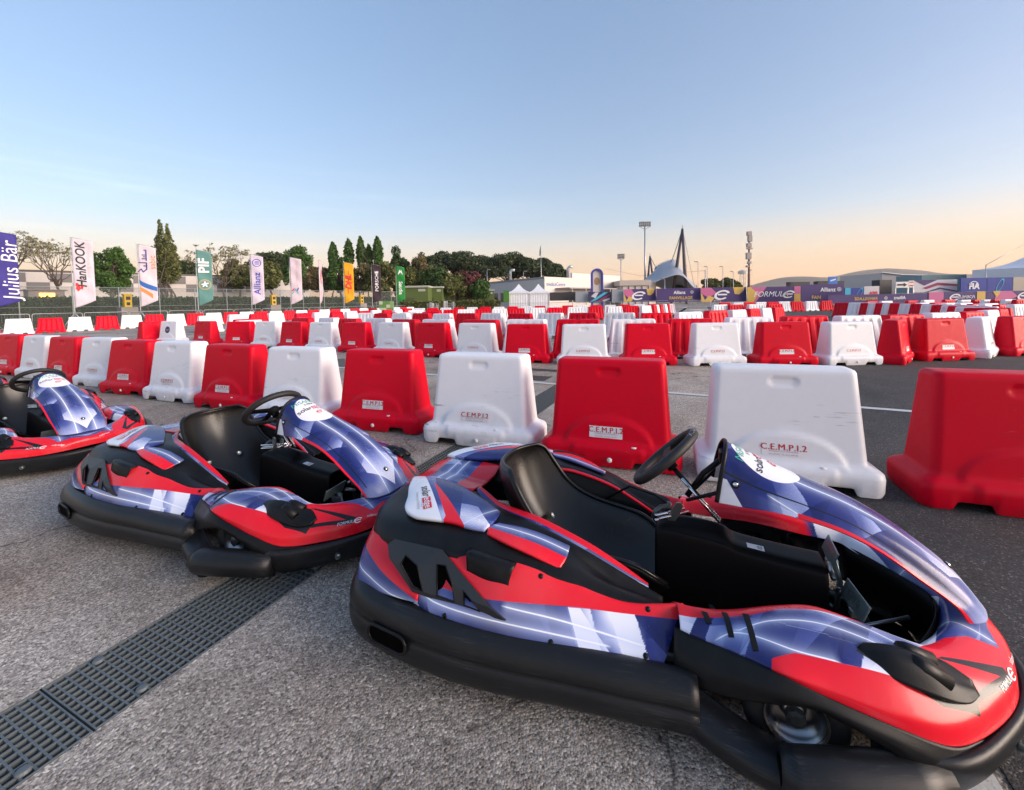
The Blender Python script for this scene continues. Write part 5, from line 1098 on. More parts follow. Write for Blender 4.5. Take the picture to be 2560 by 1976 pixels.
# hedge
hg = empty('hedge', lp(0, 6.6), LRZ); tag(hg, 'long clipped dark green hedge behind the wire fence', 'hedge')
n = 26000; P = np.c_[rng.uniform(-9, 52, n), rng.uniform(-.5, .5, n), rng.uniform(.05, 2.15, n)]; k = rng.uniform(size=n) < .6; P[k, 1] = rng.normal(-.5, .06, k.sum()); P[~k, 2] = np.where(rng.uniform(size=(~k).sum()) < .7, rng.normal(2.12, .07, (~k).sum()), P[~k, 2])
V, F = leaves(P, .085); mesh_obj('foliage', V, F, G_DEEP, hg, False)
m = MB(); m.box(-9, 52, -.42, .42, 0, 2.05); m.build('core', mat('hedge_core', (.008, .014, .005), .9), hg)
M_YEL = flat('cabinet_yellow', (.72, .46, .03), .5, .1, 5)
for k, (px, Yd, lab) in enumerate(((318, 31.5, 'yellow cabinet on concrete block beside the white and blue flag'), (683, 42, 'yellow cabinet on concrete block right of the blue lettered flag'), (903, 50.5, 'yellow cabinet on concrete block between yellow and black flags'))):
    g = empty('utility_cabinet', (W(px, Yd), Yd, 0), LRZ); tag(g, lab, 'cabinet', 'yellow cabinets along the fence')
    m = MB(); m.box(-.5, .5, -.4, .4, 0, 1.42); bevel(m.build('plinth', M_CONCR, g), .03)
    m = MB(); m.box(-.22, .22, -.18, .18, 1.421, 2.30); m.box(-.27, .27, -.22, .22, 2.301, 2.40); bevel(m.build('box', M_YEL, g), .02)
    m = MB(); m.box(-.13, .13, -.195, -.181, 1.95, 2.2); m.box(-.10, .10, -.195, -.181, 1.55, 1.78); m.build('door', M_DKB, g)

# ------------------------------------------------------------------ trees
def trunk_tube(pts, r0, r1, n=7): k = len(pts); return pts, [r0 + (r1 - r0) * i / (k - 1) for i in range(k)], n
def tree(kind, px, ptop, pbot, Y, wpx, label, mt, seed=0, pbase=745, name=None, dens=1.0):
    """crown between photo rows ptop and pbot, wpx wide, at depth Y"""
    global rng
    rng = np.random.default_rng(100 + seed + int(px)); X = W(px, Y); cos = Y / math.hypot(X, Y); w_ = wpx * Y / 1064 * (.5 + .5 * cos); zt, zb = Zt(px, ptop, Y), max(.6, Zt(px, pbot, Y)); h_ = zt - zb
    g = empty(name or 'tree', (X, Y, 0)); tag(g, label, 'tree' if kind != 'bush' else 'bush', 'trees and bushes beyond the fence'); m = MB(); ls = Y / 1064 * 2.0
    def branch(a, b_, r0, r1, k=5, wob=.06):
        a, b_ = np.array(a, float), np.array(b_, float); L_ = np.linalg.norm(b_ - a); pts = [a + (b_ - a) * t + rng.normal(size=3) * L_ * wob * math.sin(t * math.pi) for t in np.linspace(0, 1, k)]; m.tube([tuple(p) for p in pts], [r0 + (r1 - r0) * i / (k - 1) for i in range(k)], 6); return pts
    P = []
    if kind == 'broad':
        branch((0, 0, 0), (0, 0, zb + h_ * .5), .035 * h_ + .1, .08)
        for i in range(46):
            d = rng.normal(size=3); d /= np.linalg.norm(d); q_ = rng.uniform(.55, 1.18); rb = rng.uniform(.08, .17); c = np.array([d[0] * w_ * .37 * q_, d[1] * w_ * .37 * q_, zb + h_ * .46 + d[2] * h_ * .40 * q_]); c[:2] *= 1 - .35 * max(0, (c[2] - zb) / h_ - .5) * 2
            branch((0, 0, zb + h_ * .2), c, .09, .03, 4); P.append(blob_pts(c, (w_ * rb, w_ * rb, h_ * rb * .85), int(9500 * rb * rb * dens), .25))
    elif kind == 'bush':
        for i in range(20):
            a = rng.uniform(0, 2 * math.pi); q = rng.uniform(0, 1) ** .5; zz = rng.uniform(.1, .85); c = np.array([math.cos(a) * w_ * .42 * q, math.sin(a) * w_ * .42 * q, zb + h_ * zz * (1 - .35 * q)]); branch((0, 0, 0), c, .05, .02, 4); P.append(blob_pts(c, (w_ * .19, w_ * .19, h_ * .20), int(240 * dens)))
    elif kind == 'poplar':
        branch((0, 0, 0), (0, 0, zt - .3), .2, .03)
        for i in range(34):
            t = i / 33; zz = zb + h_ * (.02 + .93 * t); rr = w_ * .5 * (math.sin(math.pi * (t * .86 + .10)) ** .7); a = i * 2.4; c = np.array([math.cos(a) * rr * .5, math.sin(a) * rr * .5, zz]); P.append(blob_pts(c, (rr * .62, rr * .62, h_ * .075), int(110 * dens)))
            branch((0, 0, zz - h_ * .05), c + np.array([0, 0, h_ * .05]), .05, .015, 3)
    elif kind == 'spiky':
        for j, (fx, fh) in enumerate(((-.36, .52), (-.22, .78), (-.08, 1.0), (.06, .93), (.18, .74), (.30, .60), (.40, .42), (-.45, .36), (0, .6))):
            x0 = fx * w_; y0 = rng.uniform(-.25, .25) * w_; hh = h_ * fh; branch((0, 0, 0), (x0, y0, zb + hh * .95), .2, .03)
            for i in range(20):
                t = i / 19; rr = w_ * .13 * (math.sin(math.pi * (t * .8 + .15)) ** .8 + .12); P.append(blob_pts((x0 * (.75 + .25 * t) + rng.normal() * rr * .35, y0 + rng.normal() * rr * .35, zb + hh * t), (rr, rr, h_ * .06), int(46 * dens)))
    elif kind == 'pine':
        branch((0, 0, 0), (w_ * .03, 0, zb + h_ * .2), .3, .2)
        for i in range(26):
            a = rng.uniform(0, 2 * math.pi); q = rng.uniform(0, 1) ** .5; c = np.array([math.cos(a) * w_ * .42 * q, math.sin(a) * w_ * .42 * q, zb + h_ * (.25 + .55 * (1 - q * q) + rng.uniform(-.08, .08))]); branch((w_ * .03, 0, zb * .85), c, .13, .04, 4); P.append(blob_pts(c, (w_ * .16, w_ * .16, h_ * .20), int(200 * dens), .4))
    elif kind == 'bare':
        tips = []
        f = branch((0, 0, 0), (w_ * .02, 0, zb * .75), .20, .14)
        for i in range(9):
            a = i * 2 * math.pi / 9 + rng.uniform(-.2, .2); q = rng.uniform(.45, 1.0); e1 = np.array([math.cos(a) * w_ * .26 * q, math.sin(a) * w_ * .26 * q, zb + h_ * rng.uniform(.05, .35)]); branch(f[-1], e1, .10, .05)
            for k in range(4):
                a2 = a + rng.uniform(-.6, .6); q2 = rng.uniform(.5, 1.0); e2 = np.array([math.cos(a2) * w_ * .48 * q2, math.sin(a2) * w_ * .48 * q2, zb + h_ * (.95 - .4 * q2 * q2 + rng.uniform(-.12, .05))]); branch(e1, e2, .045, .02, 4)
                for k2 in range(3): e3 = e2 + rng.normal(size=3) * np.array([w_ * .06, w_ * .06, h_ * .07]); branch(e2, e3, .02, .01, 3); tips.append(e3)
        for c in tips: P.append(blob_pts(c, (w_ * .045, w_ * .045, h_ * .035), int(11 * dens)))
    V, F = leaves(np.concatenate(P), ls * (.8 if kind == 'bare' else 1.0)); mesh_obj('crown', V, F, mt, g, False); m.build('trunk', M_BARK, g, True); return g
tree('bare', 22, 566, 660, 58, 190, 'sparse spring tree with fine brown twigs, leftmost, behind the dark blue flag', G_SPRING, 1)
tree('bare', 142, 600, 690, 60, 165, 'sparse spring tree with forked trunk before the chequered warehouse', G_SPRING, 2)
tree('broad', 283, 603, 728, 54, 118, 'dense fresh green tree between two white flags at left', G_FRESH, 3, dens=1.4)
tree('spiky', 415, 556, 700, 78, 72, 'tall spiky poplar with several stems, highest tree at left', G_OLIVE, 4)
tree('pine', 462, 648, 708, 92, 130, 'dark rounded pine behind the teal flag', G_PINE, 5)
tree('bare', 556, 612, 700, 66, 175, 'sparse spring tree with wide crown right of the teal flag', G_SPRING, 6)
tree('broad', 600, 645, 725, 84, 110, 'low olive green tree left of the blue lettered flag', G_OLIVE, 7)
tree('pine', 688, 628, 690, 100, 130, 'flat topped dark pine above the blue lettered flag', G_PINE, 8)
tree('broad', 672, 650, 728, 80, 90, 'yellowish green tree between pale flags', G_OLIVE, 9)
tree('broad', 748, 612, 725, 86, 90, 'upright tree above the zigzag marked flag', G_FRESH, 10)
tree('broad', 800, 660, 728, 74, 90, 'brownish spring tree behind the thin flag', G_BROWN, 11)
tree('broad', 850, 640, 732, 72, 70, 'fresh green tree left of the yellow flag', G_FRESH, 12)
for i, (px, tp, wd) in enumerate(((837, 606, 25), (876, 598, 25), (906, 592, 23), (926, 612, 18), (948, 592, 26))):
    tree('poplar', px, tp, 672, 96, wd, 'slender columnar poplar, %s from the left of five' % ORD[i + 1], G_FRESH if i != 3 else G_DEEP, 20 + i, name='poplar_tree')
tree('broad', 902, 655, 735, 66, 96, 'brownish leafed tree between the yellow and black flags', G_BROWN, 13)
tree('broad', 958, 645, 738, 64, 96, 'olive green tree right of the black flag', G_OLIVE, 14, dens=1.3)
tree('broad', 1000, 612, 738, 82, 74, 'dark upright tree above the green flag', G_DEEP, 15)
tree('bush', 1030, 660, 745, 68, 80, 'olive green bush above the first green cabin', G_OLIVE, 16, dens=2.0)
tree('broad', 1056, 622, 738, 80, 70, 'brownish tree with thin twiggy top right of the dark green flag', G_BROWN, 17)
tree('bush', 1090, 655, 745, 67, 90, 'broad deep green bush above the middle cabins', G_DEEP, 18, dens=2.0)
tree('bush', 1130, 670, 745, 66, 70, 'olive bush beside the dark red one', G_OLIVE, 19, dens=1.3)
tree('bush', 1166, 662, 740, 68, 76, 'dark red leaved bush left of the low white building', G_RED, 20, dens=1.4)
tree('bush', 1200, 690, 745, 66, 46, 'small green bush at the corner of the white building', G_FRESH, 21)
for i, (px, tp, wd, bt) in enumerate(((1098, 630, 130, 696), (1150, 627, 140, 696), (1208, 634, 130, 700), (1268, 627, 150, 700), (1330, 640, 130, 702), (1374, 646, 90, 704))):
    tree('pine', px, tp, bt, 112, wd, 'umbrella pine with rounded dark crown, %s from the left behind the white building' % ORD[i + 1], G_PINE, 40 + i, name='pine_tree', dens=1.8)
tree('bush', 1778, 690, 722, 130, 50, 'hazy bush between street lamps right of the tent canopy, left one', G_OLIVE, 60); tree('bush', 1826, 688, 724, 130, 56, 'hazy bush between street lamps right of the tent canopy, right one', G_OLIVE, 61)
tree('bush', 1700, 712, 735, 128, 60, 'low shrubs under the tent canopy', G_DEEP, 62)
# ------------------------------------------------------------------ buildings
def wall_box(name, p0, p1, h_, depth, mt, parent, z0=0.0):
    """box whose front runs p0 -> p1 (world ground points, left to right), going depth metres back"""
    a, b_ = Vector((p0[0], p0[1], 0)), Vector((p1[0], p1[1], 0)); d = (b_ - a); n = Vector((-d.y, d.x, 0)).normalized() * depth
    m = MB(); v = [a, b_, b_ + n, a + n]; m.add([q + Vector((0, 0, z0)) for q in v] + [q + Vector((0, 0, z0 + h_)) for q in v], [(3, 2, 1, 0), (4, 5, 6, 7), (0, 1, 5, 4), (1, 2, 6, 5), (2, 3, 7, 6), (3, 0, 4, 7)]); return m.build(name, mt, parent)
def on_wall(p0, p1, s0, s1, z0, z1, off, th, name, mt, parent):
    """panel on the front of a wall, from s0 to s1 metres along it, standing off by off"""
    a, b_ = Vector((p0[0], p0[1], 0)), Vector((p1[0], p1[1], 0)); d = (b_ - a).normalized(); n = Vector((d.y, -d.x, 0))
    m = MB(); M_ = Matrix((d, -n, Vector((0, 0, 1)))).transposed().to_4x4(); M_.translation = a; m.box(s0, s1, -off - th, -off, z0, z1, M_); return m.build(name, mt, parent)
# warehouse with chequered cladding
wh0, wh1 = at(-160, 750, 60), at(775, 750, 98); WHL = (Vector((wh1.x, wh1.y, 0)) - Vector((wh0.x, wh0.y, 0))).length
ware = empty('warehouse', (wh0.x, wh0.y, 0)); ware.matrix_world = Matrix.Identity(4); ware.location = (0, 0, 0); tag(ware, 'long low pale warehouse with grey chequered cladding behind the trees at left', 'building')
wall_box('wall', wh0, wh1, 7.3, 25, M_WALLW, ware); wall_box('roof', wh0, wh1, .35, 25.2, flat('roof_edge', (.10, .09, .085), .7), ware, 7.31)
M_TIL = [flat('cladding_grey', (.16, .15, .15), .6, .08, 2), flat('cladding_pale', (.56, .52, .49), .6, .06, 2)]
for r_ in range(2):
    for c in range(16):
        if True: on_wall(wh0, wh1, 1.0 + c * 2.5, 1.0 + c * 2.5 + 2.47, 5.75 - r_ * 1.5, 7.2 - r_ * 1.5, .02, .05, 'cladding_panel', M_TIL[(r_ + c) % 2], ware)
on_wall(wh0, wh1, .5, WHL - 1, .1, 2.9, .02, .04, 'shop_front', M_DKB, ware)
for c in range(12): on_wall(wh0, wh1, 3 + c * 5.1, 3 + c * 5.1 + 2.4, .5, 2.6, .065, .02, 'window', M_GLASS, ware)
on_wall(wh0, wh1, 20, WHL, 2.9, 3.3, .02, 2.2, 'canopy', M_WALLW, ware)
# low sheds and vans behind the hedge
def van(px, Y, label, col, rz):
    g = empty('parked_van', (W(px, Y), Y, 0), rz); tag(g, label, 'van', 'vehicles behind the hedge'); mt = flat('van_' + label[:5], col, .35, .05)
    m = MB(); m.prism([(-2.6, .45), (2.55, .45), (2.6, 1.1), (2.0, 1.35), (1.45, 2.35), (-2.5, 2.45), (-2.6, 2.2)], frame((0, -.95, 0), (1, 0, 0), (0, 0, 1)) @ Matrix.Translation((0, 0, -1.9)), 1.9); bevel(m.build('body', mt, g), .08)
    m = MB(); m.prism([(1.48, 1.45), (1.9, 1.42), (1.5, 2.2), (.7, 2.2), (.7, 1.45)], frame((0, -.952, 0), (1, 0, 0), (0, 0, 1)), .012); m.prism([(-.2, 1.45), (.5, 1.45), (.5, 2.2), (-.2, 2.2)], frame((0, -.952, 0), (1, 0, 0), (0, 0, 1)), .012); m.build('window', M_GLASS, g)
    for x in (-1.7, 1.7):
        for y in (-.95, .95): m = MB(); m.lathe([(0, -.1), (.33, -.1), (.36, -.05), (.36, .05), (.33, .1), (0, .1)], 18, Matrix.Translation((x, y, .36)) @ Matrix.Rotation(R(90), 4, 'X')); m.build('wheel', M_TYRE, g)
van(58, 46, 'white camper van behind the hedge at far left', (.75, .76, .76), LRZ); van(262, 52, 'white van half hidden behind the hedge by the green tree', (.72, .72, .72), LRZ)
g = empty('glint_box', (W(112, 44), 44, 0), LRZ); tag(g, 'small added box above the hedge, its orange pane imitating a sunset reflection', 'glint')  # box added to carry the imitated sunset reflection
m = MB(); m.box(-1.3, 1.3, -.8, .8, 0, 3.3); m.box(-1.5, 1.5, -1.0, 1.0, 3.301, 3.42); bevel(m.build('cabin', flat('glint_box_wall', (.16, .14, .13), .6), g), .03)  # no real cabin: added box that only carries the glint pane
m = MB(); m.box(-.55, .55, -.85, -.802, 2.25, 3.05); m.build('glint_pane', mat('glint_pane', (.9, .4, .05), .4, emit=((1.0, .42, .05), .9)), g)  # glow painted in place of the sunset reflected in a vehicle window
M_CREAM = flat('medical_wall', (.66, .60, .56), .7, .05, 1.2)
# low white medical building
mc = empty('medical_building'); tag(mc, 'low white building with blue wall lettering behind the two white tents', 'building')
Pc, Pl, Pr = at(1362, 750, 72), at(1196, 750, 92), at(1640, 750, 104)
hC = Zt(1362, 692, 72)
a, b_, c_ = Vector((Pl.x, Pl.y, 0)), Vector((Pc.x, Pc.y, 0)), Vector((Pr.x, Pr.y, 0)); d_ = a + (c_ - b_)
m = MB(); m.add([a, b_, c_, d_] + [q + Vector((0, 0, hC)) for q in (a, b_, c_, d_)], [(3, 2, 1, 0), (4, 5, 6, 7), (0, 1, 5, 4), (1, 2, 6, 5), (2, 3, 7, 6), (3, 0, 4, 7)]); m.build('wall', M_CREAM, mc)
LW1 = (b_ - a).length; LW2 = (c_ - b_).length
on_wall(Pl, Pc, 0, LW1, hC - .35, hC, .02, .06, 'cornice', flat('grey_trim', (.30, .29, .29), .6), mc)
for i in range(4): wd_ = on_wall(Pl, Pc, 5 + i * 4.4, 5 + i * 4.4 + 3.2, 1.3, 3.0, .02, .05, 'window', M_GLASS, mc); on_wall(Pl, Pc, 5 + i * 4.4 + 1.55, 5 + i * 4.4 + 1.65, 1.3, 3.0, .072, .03, 'mullion', M_GALV, wd_)
for i in range(4): on_wall(Pc, Pr, 7 + i * 5.5, 7 + i * 5.5 + 3.4, 1.0, 2.9, .02, .05, 'window', M_GLASS, mc)
on_wall(Pc, Pr, 3, 22, 3.35, 3.55, .02, 3.0, 'canopy', flat('canopy_grey', (.34, .29, .28), .6), mc)
on_wall(Pc, Pr, 9, 27, hC + .02, hC + 1.0, -1.0, .4, 'roof_block', M_CREAM, mc)
dW = (c_ - b_).normalized(); nW = Vector((dW.y, -dW.x, 0)); tv, tf_ = text_geo('medicaCentre', .95, align='LEFT')
mesh_obj('lettering', [b_ + dW * (float(x) + .5) + nW * .03 + Vector((0, 0, float(y) + hC - 1.25)) for x, y in tv], tf_, ink('navy', (.05, .1, .4)), mc, False)
for k in range(5):
    p = b_ + dW * (4 + k * 4.2) - nW * -2.9; m = MB(); m.tube([(p.x, p.y, 0), (p.x, p.y, 3.35)], .06, 6); m.build('canopy_post', M_GALV, mc)
for px, tp in ((1276, 680), (1420, 672)):
    p = at(px, 700, 84); m = MB(); m.tube([(p.x, p.y, hC - .2), (p.x, p.y, Zt(px, tp, 84)), (p.x + .3, p.y, Zt(px, tp, 84) + .35), (p.x + .9, p.y, Zt(px, tp, 84) + .3)], .28, 10); m.build('roof_duct', M_GALV, mc, True)
# blue arch sign
g = empty('arch_sign', (W(1492, 64), 64, 0), 0); tag(g, 'tall white arch with blue rounded frame and oval emblem', 'sign'); k = 64 / 1064
hA = Zt(1492, 672, 64); wA = 15 * k
out = [(-wA, 0), (-wA, hA - wA)] + [(-wA * math.cos(R(q)), hA - wA + wA * math.sin(R(q))) for q in range(15, 180, 15)] + [(wA, hA - wA), (wA, 0)]
inn = [(x * .72, (y if y < hA - wA else hA - wA + (y - hA + wA) * .72)) for x, y in out]
m = MB(); n_ = len(out)
for zz in (0, -.5): m.add([(x, zz, y) for x, y in out] + [(x, zz, y) for x, y in inn], [(i, i + 1, n_ + i + 1, n_ + i) for i in range(n_ - 1)])
m.add([(x, 0, y) for x, y in out] + [(x, -.5, y) for x, y in out], [(i, i + 1, n_ + i + 1, n_ + i) for i in range(n_ - 1)]); m.build('frame', flat('arch_blue', (.04, .05, .36), .5), g)
m = MB(); m.prism([(x * .98, y) for x, y in inn if y >= hA * .36 or True][:], frame((0, -.1, 0), (1, 0, 0), (0, 0, 1)), .12); m.build('panel', M_CREAM, g)
m = MB(); m.lathe([(0, .0), (.42, .0)], 20, frame((0, -.24, hA - 1.9), (1, 0, 0), (0, 0, 1)) @ Matrix.Diagonal((1, 1.4, 1, 1))); m.build('emblem', flat('emblem_ochre', (.40, .22, .12), .6), g)
# cream pavilion right of the building
pv = empty('pavilion'); tag(pv, 'flat roofed cream pavilion with dark posts left of the tent canopy', 'building'); q0, q1 = at(1552, 750, 84), at(1623, 750, 84); z1 = Zt(1590, 701, 84)
wall_box('wall', q0, q1, z1 - 1.1, 5, M_CREAM, pv); wall_box('roof', (q0.x - .3, q0.y - .4), (q1.x + .3, q1.y - .4), 1.05, 6, flat('pavilion_roof', (.50, .44, .38), .7), pv, z1 - 1.05)
for i in range(5): on_wall(q0, q1, .2 + i * 1.3, .35 + i * 1.3, .05, z1 - 1.15, .02, .1, 'post', flat('brown_post', (.14, .09, .07), .6), pv)
# green cabins
M_CAB = flat('cabin_green', (.10, .14, .035), .6, .1, 3); M_CABR = flat('cabin_roof', (.42, .44, .36), .6, .08, 3)
for i, (x0, x1, tp, Yd) in enumerate(((1010, 1070, 717, 60), (1072, 1106, 718, 63), (1109, 1137, 719, 66), (1139, 1164, 721, 68), (1167, 1190, 722, 70), (1193, 1214, 724, 73), (1216, 1234, 725, 75))):
    g = empty('green_cabin'); tag(g, 'olive green cabin with pale flat roof, %s from the left behind the low hedge' % ORD[i + 1], 'cabin', 'green cabins behind the hedge')
    q0, q1 = at(x0, 750, Yd), at(x1, 750, Yd); h_ = Zt(x0, tp + 3, Yd); wall_box('wall', q0, q1, h_, 3, M_CAB, g); wall_box('roof', (q0.x - .15, q0.y - .2), (q1.x + .15, q1.y - .2), .25, 3.4, M_CABR, g, h_ + .005); L_ = q1.x - q0.x
    on_wall(q0, q1, L_ * .6, L_ * .9, h_ - .55, h_ - .2, .02, .05, 'light_panel', M_CABR, g); on_wall(q0, q1, L_ * .15, L_ * .42, .1, 2.1, .02, .05, 'door', flat('cabin_door', (.07, .10, .03), .6), g)
hd = empty('hedge', (W(1125, 56), 56.4, 0)); tag(hd, 'low clipped green hedge before the green cabins', 'hedge'); rng = np.random.default_rng(9); n = 9000; hl = 6.6
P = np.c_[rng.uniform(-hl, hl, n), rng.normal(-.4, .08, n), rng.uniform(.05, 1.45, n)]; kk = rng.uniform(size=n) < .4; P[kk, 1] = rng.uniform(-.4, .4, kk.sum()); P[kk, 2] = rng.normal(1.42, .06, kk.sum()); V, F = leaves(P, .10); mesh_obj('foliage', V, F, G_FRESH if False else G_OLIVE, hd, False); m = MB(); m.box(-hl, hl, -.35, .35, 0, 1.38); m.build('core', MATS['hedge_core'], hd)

# ------------------------------------------------------------------ tents
def fabric_fn(t, b):
    n = t.noise(t.coord(), 1.3, 4, .6); t.link(t.mix(n, (.72, .73, .78), (.84, .84, .86)), b.inputs['Base Color']); t.bump(b, n, .12, .4)
M_TENT = mat('tent_fabric', (.8, .8, .83), .6, fn=fabric_fn)
def peak_tent(cx, cy, wd, eave, peak, label, sag=.35, overhang=.12, rz=0.0, group='white peaked tents'):
    g = empty('peaked_tent', (cx, cy, 0), rz); tag(g, label, 'tent', group); n = 12; V = []; hw_ = wd / 2
    for j in range(n + 1):
        t = j / n; r_ = (1 - t); z = eave + (peak - eave) * (t ** 1.0 - sag * math.sin(t * math.pi) * .55)
        for i in range(32):
            q = i / 32 * 4; sd, f = int(q), q - int(q); p = [(-1 + 2 * f, -1), (1, -1 + 2 * f), (1 - 2 * f, 1), (-1, 1 - 2 * f)][sd]; V.append((p[0] * (hw_ + overhang) * r_, p[1] * (hw_ + overhang) * r_, z - .10 * (1 - t) * (1 - abs(2 * f - 1)) * 0))
    mesh_obj('roof', V, grid_faces(32, n + 1, True), M_TENT, g, False)
    m = MB()
    for i in range(4):
        c0 = [(-1, -1), (1, -1), (1, 1), (-1, 1)][i]; c1 = [(-1, -1), (1, -1), (1, 1), (-1, 1)][(i + 1) % 4]
        nn = 14; vv = []
        for k in range(nn + 1):
            f = k / nn; x = (c0[0] + (c1[0] - c0[0]) * f) * (hw_ + overhang + .01); y = (c0[1] + (c1[1] - c0[1]) * f) * (hw_ + overhang + .01); vv += [(x, y, eave + .01), (x, y, eave - wd * .06 - wd * .02 * math.sin(f * nn * math.pi / 2) ** 2)]
        m.add(vv, [(2 * k, 2 * k + 2, 2 * k + 3, 2 * k + 1) for k in range(nn)])
    m.build('valance', M_TENT, g)
    for i, c in enumerate([(-1, -1), (1, -1), (1, 1), (-1, 1)]):
        m = MB(); m.box(c[0] * hw_ - .04, c[0] * hw_ + .04, c[1] * hw_ - .04, c[1] * hw_ + .04, 0, eave); m.build('post', M_GALV, g)
    m = MB()
    for sx, (ax, ay, bx, by) in enumerate(((-1, -1, 1, -1), (1, -1, 1, 1), (-1, 1, -1, -1))):
        vv = []
        for k in range(25):
            f = k / 24; x = (ax + (bx - ax) * f) * hw_ * .985; y = (ay + (by - ay) * f) * hw_ * .985; o_ = .035 * math.sin(k * 2.1); x += o_ if ax == bx else 0; y += o_ if ay == by else 0; vv += [(x, y, .03), (x, y, eave - .02)]
        m.add(vv, [(2 * k, 2 * k + 2, 2 * k + 3, 2 * k + 1) for k in range(24)])
    m.build('side_wall', M_TENT, g, True); return g
Yt = 58
peak_tent(W(1298, Yt), Yt + 1.3, 2.75, Zt(1298, 731, Yt), Zt(1298, 709, Yt), 'small white peaked tent, left of the pair before the white building')
peak_tent(W(1348, Yt), Yt + 1.3, 2.65, Zt(1348, 731, Yt), Zt(1348, 709, Yt), 'small white peaked tent, right of the pair before the white building')
big = peak_tent(76.9, 55.8, 19.8, Zt(2500, 668, 52), Zt(2500, 668, 52) + 10.5, 'large white marquee with scalloped edge at the right picture edge', .5, .25, R(-54))
m = MB(); p = at(2465, 663, 50); q = at(2600, 590, 56); m.tube([(p.x, p.y, 0), (p.x, p.y, p.z)], .05, 6); m.tube([tuple(p), tuple(q)], .035, 6); g = m.build('guy_mast', M_GALV, None, True); tag(g, 'steel mast with stay rising to the large marquee', 'mast')
# white hall with sloping roof, teal box, dark stage blocks
hl_ = empty('event_hall'); tag(hl_, 'white event hall with sloping roof left of the teal box', 'building'); q0, q1 = at(2204, 750, 70), at(2310, 750, 70)
m = MB(); y0 = q0.y; m.prism([(q0.x, 0), (q1.x, 0), (q1.x, Zt(2310, 690, 70)), (q0.x + 3.4, Zt(2250, 689, 70)), (q0.x, Zt(2204, 683, 70))], frame((0, y0, 0), (1, 0, 0), (0, 0, 1)) @ Matrix.Translation((0, 0, -9)), 9); m.build('shell', flat('hall_white', (.50, .46, .44), .7, .06, 1), hl_)
m = MB(); m.tube([(q0.x - .2, y0 - .1, Zt(2204, 682, 70)), (q0.x + 3.4, y0 - .1, Zt(2250, 688, 70)), (q1.x + .2, y0 - .1, Zt(2310, 689, 70))], .12, 6); m.build('roof_edge', M_GALV, hl_)
def boxes(name, label, cat, x0, x1, ytop, ybot, Y, mt, depth=.4, group=None, extra=None, legs=False):
    g = empty(name); tag(g, label, cat, group); q0, q1 = at(x0, 750, Y), at(x1, 750, Y); z0, z1 = max(0, Zt((x0 + x1) / 2, ybot, Y)), Zt((x0 + x1) / 2, ytop, Y)
    wall_box('panel', q0, q1, z1 - z0, depth, mt, g, z0)
    if legs:
        for q in (q0, q1): m = MB(); m.box(q.x - .06, q.x + .06, q.y + .02, q.y + .12, 0, z0 + .1); m.build('post', M_GALV, g)
    if extra: extra(g, q0, q1, z0, z1)
    return g
def words(txt, size, mt, fx=.5, fz=.5, shear=0.0, bold=.01, mirror=False, off=.03):
    def f(g, q0, q1, z0, z1):
        tv, tf = text_geo(txt, size * (z1 - z0), shear=shear, bold=bold); sg = -1 if mirror else 1
        mesh_obj('lettering', [(q0.x + (q1.x - q0.x) * fx + sg * float(a), q0.y - off, z0 + (z1 - z0) * fz + float(b_)) for a, b_ in tv], tf, mt, g, False)
    return f
def multi(*fs):
    def f(*a):
        for q in fs: q(*a)
    return f
def shape2d(poly, mt, off=.02):
    """polygon in panel fractions"""
    def f(g, q0, q1, z0, z1):
        mesh_obj('print', [(q0.x + (q1.x - q0.x) * a, q0.y - off, z0 + (z1 - z0) * b_) for a, b_ in poly], [tuple(range(len(poly)))], mt, g, False)
    return f
def logo2d(geo, k, fx, fz, mt, off=.03, mirror=False):
    def f(g, q0, q1, z0, z1):
        s_ = (z1 - z0) * k; mesh_obj('logo', [(q0.x + (q1.x - q0.x) * fx + (-1 if mirror else 1) * float(a) * s_, q0.y - off, z0 + (z1 - z0) * fz + float(b_) * s_) for a, b_ in geo[0]], geo[1], mt, g, False)
    return f
B_PUR = flat('banner_purple', (.060, .035, .155), .7, .1, 2); B_PINK = flat('banner_pink', (.58, .14, .30), .7, .1, 2); B_YEL = flat('banner_yellow', (.66, .43, .10), .7, .1, 2); B_BLUE = flat('banner_blue', (.03, .05, .30), .7, .1, 2); B_CY = flat('banner_cyan', (.06, .45, .62), .7, .1, 2); B_MAG = flat('banner_magenta', (.30, .04, .12), .7, .1, 2); B_PALE = flat('banner_pale', (.60, .58, .62), .7, .08, 2); B_GREY = flat('banner_grey', (.30, .33, .36), .7, .08, 2); B_TEAL = flat('box_teal', (.16, .26, .28), .6, .08, 2)
arts = multi(shape2d([(0, .0), (.10, .0), (.02, .55), (0, .6)], B_YEL), shape2d([(0, 1), (.0, .62), (.16, .3), (.34, .62), (.22, 1)], B_PINK), shape2d([(.70, 1), (.95, 1), (.93, .72), (.84, .50), (.74, .52)], B_YEL, .021), shape2d([(.05, 0), (.22, 0), (.30, .3), (.16, .45)], B_YEL, .021))
ELG = E_LOGO(1.0)
eb1 = multi(arts, logo2d(ELG, .85, .46, .48, I_W))
BG = 'printed banners on the fence'
boxes('banner', 'purple, pink and yellow banner with large white e, leftmost of the banners', 'banner', 1560, 1640, 723, 755, 56.5, B_PUR, .05, BG, eb1)
boxes('banner', 'purple banner with white lettering over yellow lettering, left of its kind', 'banner', 1641, 1752, 721, 755, 56, B_PUR, .05, BG, multi(words('Allianz', .32, I_W, .52, .68, bold=.02), words('FANVILLAGE', .30, B_YEL, .55, .28, bold=.02), logo2d(eagle, .26, .80, .70, I_W)))
